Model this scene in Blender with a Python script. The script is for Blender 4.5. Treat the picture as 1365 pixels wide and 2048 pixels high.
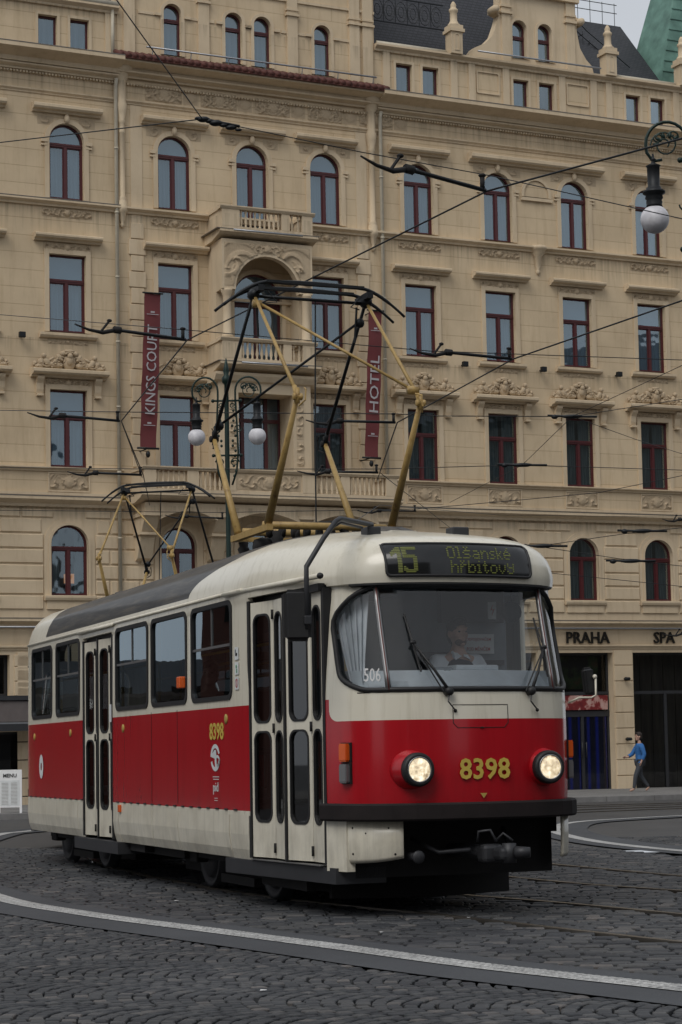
import bpy, bmesh, math, random
import numpy as np
from mathutils import Vector, Matrix
from mathutils.geometry import tessellate_polygon
random.seed(7); rng = np.random.default_rng(7)
SC = bpy.context.scene; COL = SC.collection
for o in list(bpy.data.objects): bpy.data.objects.remove(o)
# ------------------------------------------------------------ camera
SLOPE = .0215                       # the square falls gently away from the camera
PITCH, ROLL, CAMH = math.radians(4.37), .01825, 1.24
Fw = Vector((0, math.cos(PITCH), math.sin(PITCH))); R0 = Vector((1, 0, 0)); U0 = R0.cross(Fw)
Rc = math.cos(ROLL)*R0 - math.sin(ROLL)*U0; Uc = math.sin(ROLL)*R0 + math.cos(ROLL)*U0
cd = bpy.data.cameras.new('camera'); cam = bpy.data.objects.new('camera', cd); COL.objects.link(cam)
cam.matrix_world = Matrix(((Rc.x, Uc.x, -Fw.x, 0), (Rc.y, Uc.y, -Fw.y, 0), (Rc.z, Uc.z, -Fw.z, CAMH), (0, 0, 0, 1)))
cd.sensor_fit = 'VERTICAL'; cd.sensor_height = 36; cd.lens = 36*3982/2048
cd.shift_y = (1431-3982*math.tan(PITCH)-1024)/2048
cd.clip_start = .1; cd.clip_end = 2000
SC.camera = cam
# ------------------------------------------------------------ sky and light: overcast
SUN_EL, SUN_AZ = math.radians(50), math.radians(208)
w = bpy.data.worlds.new('World'); SC.world = w; w.use_nodes = True
nt = w.node_tree; nt.nodes.clear()
sky = nt.nodes.new('ShaderNodeTexSky'); sky.sky_type = 'NISHITA'; sky.sun_disc = False
sky.sun_elevation = SUN_EL; sky.sun_rotation = SUN_AZ; sky.air_density = 1.0; sky.dust_density = 7.0; sky.ozone_density = 1.0
hs = nt.nodes.new('ShaderNodeHueSaturation'); hs.inputs['Saturation'].default_value = .22
bg = nt.nodes.new('ShaderNodeBackground'); bg.inputs['Strength'].default_value = .15
wo = nt.nodes.new('ShaderNodeOutputWorld')
tcw = nt.nodes.new('ShaderNodeTexCoord'); nzw = nt.nodes.new('ShaderNodeTexNoise'); nzw.inputs['Scale'].default_value = 2.2; nzw.inputs['Detail'].default_value = 6
crw = nt.nodes.new('ShaderNodeValToRGB'); crw.color_ramp.elements[0].position = .3; crw.color_ramp.elements[0].color = (.62, .67, .74, 1); crw.color_ramp.elements[1].position = .75; crw.color_ramp.elements[1].color = (.92, .95, 1, 1)
scw = nt.nodes.new('ShaderNodeVectorMath'); scw.operation = 'SCALE'; scw.inputs['Scale'].default_value = 7.6
mxw = nt.nodes.new('ShaderNodeMix'); mxw.data_type = 'RGBA'; mxw.inputs[0].default_value = .82          # overcast: a sheet of cloud under the blue
nt.links.new(tcw.outputs['Generated'], nzw.inputs['Vector']); nt.links.new(nzw.outputs[0], crw.inputs[0]); nt.links.new(crw.outputs[0], scw.inputs[0])
nt.links.new(sky.outputs[0], hs.inputs['Color']); nt.links.new(hs.outputs[0], mxw.inputs[6]); nt.links.new(scw.outputs[0], mxw.inputs[7]); nt.links.new(mxw.outputs[2], bg.inputs['Color']); nt.links.new(bg.outputs[0], wo.inputs['Surface'])
sl = bpy.data.lights.new('sun', 'SUN'); sl.energy = 1.5; sl.angle = math.radians(32); sl.color = (1, .96, .9)
sun = bpy.data.objects.new('sun', sl); COL.objects.link(sun)
sd = Vector((math.sin(SUN_AZ)*math.cos(SUN_EL), math.cos(SUN_AZ)*math.cos(SUN_EL), math.sin(SUN_EL)))
sun.rotation_euler = sd.to_track_quat('Z', 'Y').to_euler()
SC.view_settings.view_transform = 'Standard'; SC.view_settings.look = 'None'
SC.view_settings.exposure = -.44; SC.view_settings.gamma = 1
# ------------------------------------------------------------ materials
def S2L(c): return tuple((x/12.92 if x <= .04045 else ((x+.055)/1.055)**2.4) for x in c)
class NT:
    def __init__(s, name):
        s.m = bpy.data.materials.new(name); s.m.use_nodes = True; s.t = s.m.node_tree; s.t.nodes.clear()
        s.out = s.t.nodes.new('ShaderNodeOutputMaterial')
    def n(s, typ, **kw):
        nd = s.t.nodes.new(typ)
        for k, v in kw.items():
            if k[0] == '_': setattr(nd, k[1:], v)
            else:
                key = int(k[1:]) if k[0] == 'i' and k[1:].isdigit() else k.replace('_', ' ')
                s.setin(nd, key, v)
        return nd
    def setin(s, nd, key, v):
        if hasattr(v, 'links') or isinstance(v, bpy.types.NodeSocket): s.t.links.new(v, nd.inputs[key])
        else: nd.inputs[key].default_value = v
    def coord(s, kind='Object', scale=(1, 1, 1)):
        tc = s.n('ShaderNodeTexCoord'); mp = s.n('ShaderNodeMapping'); s.t.links.new(tc.outputs[kind], mp.inputs[0]); mp.inputs['Scale'].default_value = scale
        return mp.outputs[0]
    def noise(s, co, scale, detail=4, rough=.55): return s.n('ShaderNodeTexNoise', Vector=co, Scale=scale, Detail=detail, Roughness=rough).outputs[0]
    def ramp(s, fac, stops):
        r = s.n('ShaderNodeValToRGB', Fac=fac); e = r.color_ramp.elements
        while len(e) < len(stops): e.new(.5)
        for q, (p, c) in zip(e, stops): q.position = p; q.color = (*c, 1) if len(c) == 3 else c
        return r.outputs[0]
    def mix(s, f, a, b, mode='MIX'):
        m = s.n('ShaderNodeMix', _data_type='RGBA', _blend_type=mode); s.setin(m, 0, f)
        for i, v in ((6, a), (7, b)): s.setin(m, i, (*v, 1) if isinstance(v, tuple) and len(v) == 3 else v)
        return m.outputs[2]
    def math(s, op, a, b=0.): m = s.n('ShaderNodeMath', _operation=op); s.setin(m, 0, a); s.setin(m, 1, b); return m.outputs[0]
    def bump(s, h, strength=.3, dist=.02): return s.n('ShaderNodeBump', Height=h, Strength=strength, Distance=dist).outputs[0]
    def bsdf(s, color, rough=.6, metal=0., normal=None, spec=.5, coat=0., **kw):
        b = s.n('ShaderNodeBsdfPrincipled'); s.setin(b, 'Base Color', (*color, 1) if isinstance(color, tuple) and len(color) == 3 else color)
        s.setin(b, 'Roughness', rough); s.setin(b, 'Metallic', metal); s.setin(b, 'Specular IOR Level', spec); s.setin(b, 'Coat Weight', coat)
        if normal is not None: s.setin(b, 'Normal', normal)
        for k, v in kw.items(): s.setin(b, k.replace('_', ' '), v)
        s.t.links.new(b.outputs[0], s.out.inputs[0]); return b
def simple(name, color, rough=.6, metal=0., var=.12, scale=6., spec=.5, bump=0., coat=0.):
    t = NT(name); co = t.coord(); n = t.noise(co, scale, 5)
    c = t.mix(1., t.ramp(n, [(.3, (1-var,)*3), (.7, (1+var*.6,)*3)]), color, 'MULTIPLY')
    t.bsdf(c, rough, metal, t.bump(t.noise(co, scale*8, 3), bump) if bump else None, spec, coat); return t.m
M = {}
def stucco(name, col, joints, sc=1.):
    t = NT(name); co = t.coord()
    n = t.noise(co, .55, 6, .6); n2 = t.noise(t.coord('Object', (3, 3, .35)), 1.4, 5, .65); n3 = t.noise(co, 38, 3)
    c = t.mix(1., t.ramp(n, [(.3, (.86, .85, .84)), (.68, (1.06, 1.06, 1.06))]), col, 'MULTIPLY')
    c = t.mix(.55, c, t.ramp(n2, [(.34, (.80, .77, .73)), (.50, (1, 1, 1)), (1, (1.03, 1.03, 1.03))]), 'MULTIPLY')
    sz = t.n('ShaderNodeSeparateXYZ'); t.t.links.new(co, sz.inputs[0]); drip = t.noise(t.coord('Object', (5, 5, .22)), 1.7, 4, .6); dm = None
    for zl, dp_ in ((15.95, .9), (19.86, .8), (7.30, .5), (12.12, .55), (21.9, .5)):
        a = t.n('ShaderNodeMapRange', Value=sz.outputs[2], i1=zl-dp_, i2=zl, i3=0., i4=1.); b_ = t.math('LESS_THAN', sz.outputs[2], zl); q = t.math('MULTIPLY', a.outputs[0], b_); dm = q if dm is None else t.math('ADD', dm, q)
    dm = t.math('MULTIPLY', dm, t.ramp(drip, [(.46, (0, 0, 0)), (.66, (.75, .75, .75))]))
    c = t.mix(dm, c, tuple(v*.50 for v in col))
    h = n3
    if joints:
        # ashlar joints scored in the render
        sep = t.n('ShaderNodeSeparateXYZ'); t.t.links.new(co, sep.inputs[0])
        cm = t.n('ShaderNodeCombineXYZ', X=sep.outputs[0], Y=sep.outputs[2])
        br = t.n('ShaderNodeTexBrick', Vector=cm.outputs[0], Scale=1., Mortar_Size=.010, Brick_Width=60., Row_Height=.502)
        br.inputs['Color1'].default_value = (1, 1, 1, 1); br.inputs['Color2'].default_value = (.965, .962, .955, 1); br.inputs['Mortar'].default_value = (.74, .71, .67, 1)
        c = t.mix(1., c, br.outputs[0], 'MULTIPLY')
        h = t.math('SUBTRACT', t.math('MULTIPLY', n3, .25), t.math('MULTIPLY', br.outputs[1], 1.2))
    t.bsdf(c, .9, 0, t.bump(h, .35, .012), .2); return t.m
CREAM = (.635, .505, .340)
M['wall'] = stucco('cream_stucco', CREAM, True)
M['trim'] = stucco('cream_trim', (.635, .515, .36), False)
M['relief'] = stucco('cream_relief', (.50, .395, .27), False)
M['winred'] = simple('dark_red_wood', (.078, .012, .014), .45)
M['lead'] = simple('ledge_flashing', (.19, .17, .15), .55, .3)
M['silver'] = simple('grey_metal_strip', (.33, .34, .36), .4, .6)
M['pipe'] = simple('painted_downpipe', (.50, .45, .35), .5)
M['slate'] = None
t = NT('slate_roof'); co = t.coord(); br = t.n('ShaderNodeTexBrick', Vector=t.coord('Object', (1, 1, 1)), Scale=3.2, Mortar_Size=.03)
br.inputs['Color1'].default_value = (.030, .032, .038, 1); br.inputs['Color2'].default_value = (.042, .043, .05, 1); br.inputs['Mortar'].default_value = (.012, .012, .014, 1)
t.bsdf(br.outputs[0], .55, 0, t.bump(br.outputs[1], -.5, .03), .3); M['slate'] = t.m
t = NT('green_copper'); co = t.coord(); n = t.noise(co, 2.2, 6)
t.bsdf(t.ramp(n, [(.3, (.08, .16, .13)), (.6, (.14, .27, .22)), (.8, (.20, .34, .28))]), .7, .1); M['copper'] = t.m
M['tile'] = simple('red_clay_tile', (.10, .028, .02), .7, 0, .4, 9)
M['iron'] = simple('black_iron', (.016, .018, .02), .5, .5)
M['lampgreen'] = simple('dark_green_iron', (.008, .024, .019), .45, .4)
M['dark'] = simple('backing_black', (.012, .012, .014), .8)
M['darkgrey'] = simple('dark_grey_metal', (.035, .036, .04), .5, .2)
M['fascia'] = simple('grey_brown_fascia', (.135, .115, .11), .6)
M['bronze'] = simple('dark_bronze_letters', (.03, .027, .024), .4, .5)
M['banner'] = simple('wine_red_banner', (.14, .026, .028), .75, 0, .18, 1.4)
M['white'] = simple('white_paint', (.74, .74, .74), .5, 0, .08)
M['bannertext'] = simple('silver_grey_print', (.40, .38, .39), .7)
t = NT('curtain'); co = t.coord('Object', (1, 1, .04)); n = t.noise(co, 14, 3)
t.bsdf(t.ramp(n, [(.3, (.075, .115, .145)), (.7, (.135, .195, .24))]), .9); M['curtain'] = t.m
t = NT('curtain_dim'); co = t.coord('Object', (1, 1, .04)); n = t.noise(co, 14, 3)  # darker curtain copy puts the dark reflections of lower windows into colour
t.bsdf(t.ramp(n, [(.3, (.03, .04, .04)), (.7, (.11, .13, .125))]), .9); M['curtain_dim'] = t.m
def glass(name, tint=(.8, .85, .88), base=.06, rough=.02, wavy=.0, mul=1.25):
    t = NT(name)
    g = t.n('ShaderNodeBsdfGlossy', Roughness=rough); g.inputs['Color'].default_value = (.78, .92, 1, 1) if wavy else (1, 1, 1, 1)
    tr = t.n('ShaderNodeBsdfTransparent'); tr.inputs['Color'].default_value = (*tint, 1)
    lw = t.n('ShaderNodeFresnel', IOR=1.52)
    if wavy:
        bp = t.bump(t.noise(t.coord(), 1.3, 2), wavy, .05); t.setin(g, 'Normal', bp); t.setin(lw, 'Normal', bp)
    f = t.math('MULTIPLY', lw.outputs[0], mul); f = t.math('ADD', f, base)
    mx = t.n('ShaderNodeMixShader'); t.setin(mx, 0, f); t.t.links.new(tr.outputs[0], mx.inputs[1]); t.t.links.new(g.outputs[0], mx.inputs[2])
    t.t.links.new(mx.outputs[0], t.out.inputs[0]); return t.m
M['glass'] = glass('window_glass', (.72, .80, .86), .13, .03, .15)
t = NT('blind'); co = t.coord(); t.bsdf(t.ramp(t.noise(co, .8, 3), [(.3, (.08, .125, .16)), (.7, (.125, .18, .225))]), .9); M['blind'] = t.m
M['shopglass'] = glass('shop_glass', (.75, .78, .8), .0, .02, .0, mul=1.)
M['doorglass'] = glass('tram_door_glass', (.30, .33, .34), .012, .02)
M['tramglass'] = glass('tram_window_glass', (.42, .46, .46), .10, .01, .04)
M['windscreen'] = glass('windscreen_glass', (.95, .97, .98), .012, .01, mul=.85)
# tram paint: cream above, red band, colour split follows the body
def tram_paint():
    t = NT('tram_body_paint'); tc = t.n('ShaderNodeTexCoord'); sp = t.n('ShaderNodeSeparateXYZ'); t.t.links.new(tc.outputs['Object'], sp.inputs[0])
    x, y, z = sp.outputs
    # colour line: 1.70 on the sides, stepping down to 1.53 across the front with a round corner
    d = t.math('SUBTRACT', -.66, x); d = t.math('MAXIMUM', d, -.11); d = t.math('MINIMUM', d, 0.)     # -.11..0
    q = t.math('DIVIDE', t.math('ADD', d, .11), .11)                       # 0 front .. 1 side
    q = t.math('SUBTRACT', 1., t.math('SQRT', t.math('MAXIMUM', t.math('SUBTRACT', 1., t.math('MULTIPLY', q, q)), 0.)))
    lim = t.math('ADD', t.math('MULTIPLY', q, .075), 1.53); lim = t.math('ADD', lim, t.math('MULTIPLY', t.math('LESS_THAN', x, -.665), .10))
    red = t.math('LESS_THAN', z, lim); lo = t.math('GREATER_THAN', z, .80); red = t.math('MULTIPLY', red, lo)
    co = t.coord(); n = t.noise(co, 1.1, 6, .6); st = t.noise(t.coord('Object', (6, 6, .5)), 2., 5, .7)
    cr = t.mix(1., t.ramp(st, [(.30, (.85, .84, .81)), (.5, (1, 1, 1))]), (.71, .67, .56), 'MULTIPLY')
    rd = t.mix(1., t.ramp(st, [(.28, (.86, .86, .86)), (.55, (1, 1, 1))]), (.40, .007, .014), 'MULTIPLY')
    c = t.mix(red, cr, rd)
    mr = t.n('ShaderNodeMapRange', Value=z, i1=1.15, i2=.78, i3=0., i4=1.); gr = t.math('MULTIPLY', mr.outputs[0], t.ramp(t.noise(t.coord('Object', (2, 2, 1)), 3., 6, .7), [(.45, (0, 0, 0)), (.75, (.28, .28, .28))])); c = t.mix(gr, c, (.07, .03, .025))
    # dark grey anti-slip roof covering between the white ends
    gx = t.math('POWER', t.math('MINIMUM', t.math('MAXIMUM', t.math('DIVIDE', t.math('ADD', x, 3.95), 2.4), 0.), 1.), .45)
    g = t.math('MULTIPLY', t.math('GREATER_THAN', z, t.math('ADD', 2.765, t.math('MULTIPLY', gx, .40))), t.math('MULTIPLY', t.math('GREATER_THAN', x, -10.1), t.math('LESS_THAN', x, -1.5)))
    rs = t.noise(t.coord('Object', (.5, 6, 6)), 2.4, 5, .7)
    c = t.mix(g, c, t.ramp(rs, [(.3, (.016, .016, .017)), (.52, (.042, .040, .038)), (.75, (.11, .095, .072))]))
    ro = t.math('ADD', t.math('MULTIPLY', g, .4), t.math('ADD', t.math('MULTIPLY', n, .16), .16))
    t.bsdf(c, ro, 0, t.bump(t.noise(co, 1.6, 2), .10, .02), .5, .25, Coat_Roughness=.08); return t.m
M['tram'] = tram_paint()
def streaky(name, col, dirt=.83, rough=.3):
    t = NT(name); st = t.noise(t.coord('Object', (7, 7, .5)), 2., 5, .7); lo = t.noise(t.coord(), 3.5, 5)
    c = t.mix(1., t.ramp(st, [(.28, (dirt,)*3), (.52, (1, 1, 1))]), col, 'MULTIPLY')
    c = t.mix(1., c, t.ramp(lo, [(.3, (.88, .87, .85)), (.6, (1, 1, 1))]), 'MULTIPLY')
    sz = t.n('ShaderNodeSeparateXYZ'); t.t.links.new(t.coord(), sz.inputs[0]); mr = t.n('ShaderNodeMapRange', Value=sz.outputs[2], i1=.95, i2=.36, i3=0., i4=1.)
    gr = t.math('MULTIPLY', mr.outputs[0], t.ramp(t.noise(t.coord('Object', (2, 2, 1)), 3., 6, .7), [(.40, (.02, .02, .02)), (.7, (.42, .42, .42))])); c = t.mix(gr, c, (.12, .10, .075))
    t.bsdf(c, rough, 0, None, .5, .15); return t.m
M['cream'] = streaky('tram_cream_paint', (.71, .67, .56))
M['red'] = streaky('tram_red_paint', (.40, .007, .014))
M['rubber'] = simple('black_rubber', (.012, .012, .013), .55, 0, .2, 12)
M['bumper'] = simple('worn_bumper', (.014, .010, .010), .75, 0, .4, 4, .3)
M['steel'] = simple('dull_steel', (.30, .30, .30), .35, .8)
M['under'] = simple('underframe_black', (.009, .008, .008), .8, 0, .4, 5)
t = NT('panto_ochre'); co = t.coord(); n = t.noise(co, 14, 6, .7)
t.bsdf(t.ramp(n, [(.30, (.17, .09, .035)), (.42, (.36, .235, .075)), (.72, (.44, .30, .11))]), .5); M['ochre'] = t.m
M['yellow'] = simple('yellow_number', (.56, .42, .075), .5, 0, .1)
M['pole'] = simple('yellow_handrail', (.62, .38, .04), .4)
M['gold'] = simple('small_gold_mark', (.45, .33, .08), .5)
M['cabgrey'] = simple('cab_grey_panel', (.16, .185, .205), .6)
M['dash'] = simple('dashboard_grey', (.50, .55, .59), .5)
M['seat'] = simple('red_brown_seat', (.12, .03, .025), .5)
M['paper'] = simple('white_sticker', (.62, .64, .64), .6)
M['redprint'] = simple('red_print', (.35, .05, .05), .6)
M['greenprint'] = simple('green_print', (.03, .22, .10), .6)
M['blackprint'] = simple('black_print', (.02, .02, .02), .6)
def plastic(name, col, em=0.):
    t = NT(name); b = t.bsdf(col, .25, 0, t.bump(t.noise(t.coord(), 70, 1), .3, .004), .6)
    if em: b.inputs['Emission Color'].default_value = (*col, 1); b.inputs['Emission Strength'].default_value = em
    return t.m
M['orange'] = plastic('orange_lens', (.62, .10, .012), .03)
M['clearlens'] = plastic('clear_lens', (.14, .14, .145))
t = NT('headlamp_glow'); co = t.coord('Object', (1, 1, 1)); n = t.noise(co, 16, 4, .7)
b = t.bsdf((.6, .55, .45), .12); e = t.ramp(n, [(.36, (.30, .20, .10)), (.5, (.85, .68, .42)), (.64, (1.3, 1.2, .98))])
t.setin(b, 'Emission Color', e); b.inputs['Emission Strength'].default_value = 1.15; M['headlamp'] = t.m
t = NT('led_dots'); b = t.bsdf((.10, .11, .02), .5); b.inputs['Emission Color'].default_value = (.34, .38, .06, 1); b.inputs['Emission Strength'].default_value = .11; M['led'] = t.m
M['display'] = simple('display_black_glass', (.010, .011, .012), .12, 0, .1)
t = NT('lamp_shade_glow'); b = t.bsdf((.5, .3, .15), .6); b.inputs['Emission Color'].default_value = (.9, .36, .12, 1); b.inputs['Emission Strength'].default_value = .55; M['shade'] = t.m
t = NT('frosted_globe'); n = t.noise(t.coord(), 9, 4); t.bsdf(t.ramp(n, [(.3, (.52, .51, .54)), (.7, (.72, .71, .74))]), .45, 0, None, .5); M['globe'] = t.m
M['skin'] = simple('skin', (.46, .28, .21), .55, 0, .1, 10)
M['hair'] = simple('dark_brown_hair', (.022, .014, .010), .7, 0, .3, 40)
M['beard'] = simple('short_beard', (.10, .058, .042), .8, 0, .3, 60)
M['shirt'] = simple('white_shirt', (.66, .70, .74), .8)
M['vest'] = simple('dark_navy_vest', (.018, .020, .030), .85)
M['redcloth'] = simple('dark_red_cloth', (.20, .012, .03), .85)
M['bluecloth'] = simple('blue_jacket_cloth', (.03, .14, .38), .85)
M['jeans'] = simple('grey_trousers', (.05, .055, .065), .85)
# ------------------------------------------------------------ mesh builder
class MB:
    def __init__(s): s.v = []; s.f = []; s.mi = []; s.sm = []; s.cur = 0; s.smooth = False
    def add(s, vs, fs, sm=None):
        b = len(s.v); s.v += [tuple(p) for p in vs]
        for f in fs: s.f.append(tuple(b+i for i in f)); s.mi.append(s.cur); s.sm.append(s.smooth if sm is None else sm)
    def box(s, x0, x1, y0, y1, z0, z1):
        v = [(x, y, z) for z in (z0, z1) for y in (y0, y1) for x in (x0, x1)]
        s.add(v, [(0, 2, 3, 1), (4, 5, 7, 6), (0, 1, 5, 4), (2, 6, 7, 3), (0, 4, 6, 2), (1, 3, 7, 5)], False)
    def bbox(s, x0, x1, y0, y1, z0, z1, r):
        # box with chamfered edges
        bm = bmesh.new(); bmesh.ops.create_cube(bm, size=1)
        for v in bm.verts: v.co = Vector(((x0+x1)/2+v.co.x*(x1-x0), (y0+y1)/2+v.co.y*(y1-y0), (z0+z1)/2+v.co.z*(z1-z0)))
        bmesh.ops.bevel(bm, geom=bm.edges[:], offset=r, segments=2, affect='EDGES', profile=.5); s.frombm(bm); bm.free()
    def frombm(s, bm, mat=None):
        bm.verts.ensure_lookup_table(); bm.verts.index_update()
        s.add([(mat @ v.co) if mat else v.co for v in bm.verts], [[v.index for v in f.verts] for f in bm.faces])
    def tube(s, pts, r, n=8, cap=True, closed=False):
        pts = [Vector(p) for p in pts]; N = len(pts); rs = r if isinstance(r, (list, tuple)) else [r]*N
        vs = []; up = None
        for i, p in enumerate(pts):
            a = pts[i-1] if (i > 0 or closed) else p; b = pts[(i+1) % N] if (i < N-1 or closed) else p
            d = (b-a).normalized()
            if up is None:
                up = Vector((0, 0, 1)) if abs(d.z) < .9 else Vector((1, 0, 0))
            u = (up - d*up.dot(d))
            if u.length < 1e-4: u = d.orthogonal()
            u.normalize(); w_ = d.cross(u); up = u
            for k in range(n):
                t = 2*math.pi*k/n; vs.append(p+(u*math.cos(t)+w_*math.sin(t))*rs[i])
        fs = []
        for i in range(N if closed else N-1):
            for k in range(n):
                a = i*n+k; b = i*n+(k+1) % n; c = ((i+1) % N)*n+(k+1) % n; d = ((i+1) % N)*n+k
                fs.append((a, b, c, d))
        if cap and not closed: fs += [tuple(range(n))[::-1], tuple((N-1)*n+k for k in range(n))]
        s.add(vs, fs, True if n > 5 else False)
    def lathe(s, prof, o=(0, 0, 0), n=16, axis='z'):
        vs = []
        for r, h in prof:
            for k in range(n):
                t = 2*math.pi*k/n; a, b = r*math.cos(t), r*math.sin(t)
                p = (a, b, h) if axis == 'z' else ((h, a, b) if axis == 'x' else (a, h, b))
                vs.append((o[0]+p[0], o[1]+p[1], o[2]+p[2]))
        fs = [(i*n+k, i*n+(k+1) % n, (i+1)*n+(k+1) % n, (i+1)*n+k) for i in range(len(prof)-1) for k in range(n)]
        fs += [tuple(range(n))[::-1], tuple((len(prof)-1)*n+k for k in range(n))]
        s.add(vs, fs, True)
    def ell(s, c, r, n=8, m=None, rot=None):
        m = m or max(4, n//2+1); vs = []; R = Matrix.Rotation(rot, 3, 'Y') if rot else None
        for i in range(m+1):
            ph = math.pi*i/m
            for k in range(n):
                t = 2*math.pi*k/n; p = Vector((r[0]*math.sin(ph)*math.cos(t), r[1]*math.sin(ph)*math.sin(t), r[2]*math.cos(ph)))
                if R: p = R @ p
                vs.append((c[0]+p.x, c[1]+p.y, c[2]+p.z))
        s.add(vs, [(i*n+k, (i+1)*n+k, (i+1)*n+(k+1) % n, i*n+(k+1) % n) for i in range(m) for k in range(n)], True)
    def prism(s, poly, o, ux, uy, depth):
        # polygon in the plane (ux,uy) extruded by vector depth
        o, ux, uy, d = Vector(o), Vector(ux), Vector(uy), Vector(depth); n = len(poly)
        a = [o+ux*p[0]+uy*p[1] for p in poly]; b = [p+d for p in a]
        tri = tessellate_polygon([[Vector((p[0], p[1], 0)) for p in poly]])
        s.add(a+b, [tuple(t_) for t_ in tri]+[tuple(i+n for i in t_[::-1]) for t_ in tri]+[(i, (i+1) % n, n+(i+1) % n, n+i) for i in range(n)], False)
    def ring(s, outer, inner, o, ux, uy, depth):
        o, ux, uy, d = Vector(o), Vector(ux), Vector(uy), Vector(depth); n = len(outer)
        P = lambda pl, e: [o+ux*p[0]+uy*p[1]+d*e for p in pl]
        vs = P(outer, 0)+P(inner, 0)+P(outer, 1)+P(inner, 1); fs = []
        for i in range(n):
            j = (i+1) % n
            fs += [(i, j, n+j, n+i), (2*n+i, 3*n+i, 3*n+j, 2*n+j), (i, 2*n+i, 2*n+j, j), (n+i, n+j, 3*n+j, 3*n+i)]
        s.add(vs, fs, False)
    def profile(s, prof, u0, u1, cap=True):
        # profile list of (out, z) swept along local x; out is towards -y
        n = len(prof); vs = [(u, -p[0], p[1]) for u in (u0, u1) for p in prof]
        fs = [(i, (i+1) % n, n+(i+1) % n, n+i) for i in range(n)]
        if cap:
            tri = tessellate_polygon([[Vector((p[0], p[1], 0)) for p in prof]])
            fs += [tuple(t_) for t_ in tri]+[tuple(i+n for i in t_[::-1]) for t_ in tri]
        s.add(vs, fs, False)
    SPLIT = {'moulding', 'balcony', 'door_step', 'pinnacle', 'flashing', 'downpipe', 'balcony_flashing', 'strip_light', 'shopfront_frame', 'shop_window', 'gutter', 'roof', 'panelling', 'snow_guard', 'roof_railing', 'side_mark', 'apron_bolt', 'handrail', 'emblem_line', 'cornice', 'ground_floor_wall', 'dark_backing', 'roof_vent', 'panel_clip', 'tread_plate', 'insulator', 'underframe_light_block', 'mullion', 'hinge', 'bracket', 'cab_cabinet', 'loggia', 'frame', 'cross_shaft', 'front_hatch'}
    def build(s, name, mats, parent=None, mat_world=None, recalc=True, bevel=0):
        if name in s.SPLIT and len(s.v) > 0:
            par = list(range(len(s.v)))
            def find(a):
                while par[a] != a: par[a] = par[par[a]]; a = par[a]
                return a
            for f in s.f:
                a = find(f[0])
                for k in f[1:]: par[find(k)] = a
            isl = {}
            for i in range(len(s.v)): isl.setdefault(find(i), []).append(i)
            keys = list(isl)
            if 1 < len(keys) < 2500:
                V = np.array(s.v, float); lo = np.array([V[isl[k]].min(0) for k in keys]); hi = np.array([V[isl[k]].max(0) for k in keys]); sz = np.linalg.norm(hi-lo, axis=1); gp = list(range(len(keys)))
                def fg(a):
                    while gp[a] != a: gp[a] = gp[gp[a]]; a = gp[a]
                    return a
                for i in range(len(keys)):
                    g_ = np.maximum(0, np.maximum(lo[i]-hi, lo-hi[i])); nr = np.sqrt((g_**2).sum(1)) <= np.maximum(.02, .45*np.maximum(sz[i], sz))
                    for j in np.nonzero(nr)[0]: gp[fg(int(j))] = fg(i)
                cl = {}
                for i in range(len(keys)): cl.setdefault(fg(i), []).append(keys[i])
                if 1 < len(cl) <= 30:
                    first = None
                    for c_ in cl.values():
                        ks = set(c_); idx = [i for i in range(len(s.v)) if find(i) in ks]; mp = {o_: n_ for n_, o_ in enumerate(idx)}; sub = MB(); sub.v = [s.v[i] for i in idx]
                        for f, mi, sm_ in zip(s.f, s.mi, s.sm):
                            if f[0] in mp: sub.f.append(tuple(mp[i] for i in f)); sub.mi.append(mi); sub.sm.append(sm_)
                        o_ = sub._build(name, mats, parent, recalc); first = first or o_
                    return first
        return s._build(name, mats, parent, recalc)
    def _build(s, name, mats, parent=None, recalc=True):
        me = bpy.data.meshes.new(name); me.from_pydata(s.v, [], s.f)
        for m_ in (mats if isinstance(mats, (list, tuple)) else [mats]): me.materials.append(M[m_] if isinstance(m_, str) else m_)
        me.polygons.foreach_set('material_index', s.mi); me.polygons.foreach_set('use_smooth', s.sm)
        if recalc:
            bm = bmesh.new(); bm.from_mesh(me); bmesh.ops.recalc_face_normals(bm, faces=bm.faces); bm.to_mesh(me); bm.free()
        me.update(); return link(name, me, parent)
def link(name, me, parent=None):
    o = bpy.data.objects.new(name, me); COL.objects.link(o)
    if parent: o.parent = parent
    return o
def tag(o, label, cat, group=None, kind=None):
    if label: o['label'] = label
    if cat: o['category'] = cat
    if group: o['group'] = group
    if kind: o['kind'] = kind
    return o
def empty(name, mw=None, loc=(0, 0, 0)):
    o = bpy.data.objects.new(name, None); COL.objects.link(o)
    if mw is not None: o.matrix_world = mw
    else: o.location = loc
    return o
def copy_tree(o, parent=None):
    c = o.copy(); COL.objects.link(c)
    if parent: c.parent = parent
    for ch in [k for k in bpy.data.objects if k.parent == o]: copy_tree(ch, c)
    return c
def rrect(x0, x1, z0, z1, r, n=5):
    pts = []
    rr = r if isinstance(r, (list, tuple)) else (r,)*4        # bl, br, tr, tl
    for (cx, cz, a0, q) in ((x0+rr[0], z0+rr[0], 180, rr[0]), (x1-rr[1], z0+rr[1], 270, rr[1]), (x1-rr[2], z1-rr[2], 0, rr[2]), (x0+rr[3], z1-rr[3], 90, rr[3])):
        for k in range(n+1):
            a = math.radians(a0+90*k/n); pts.append((cx+q*math.cos(a), cz+q*math.sin(a)))
    return pts
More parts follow.
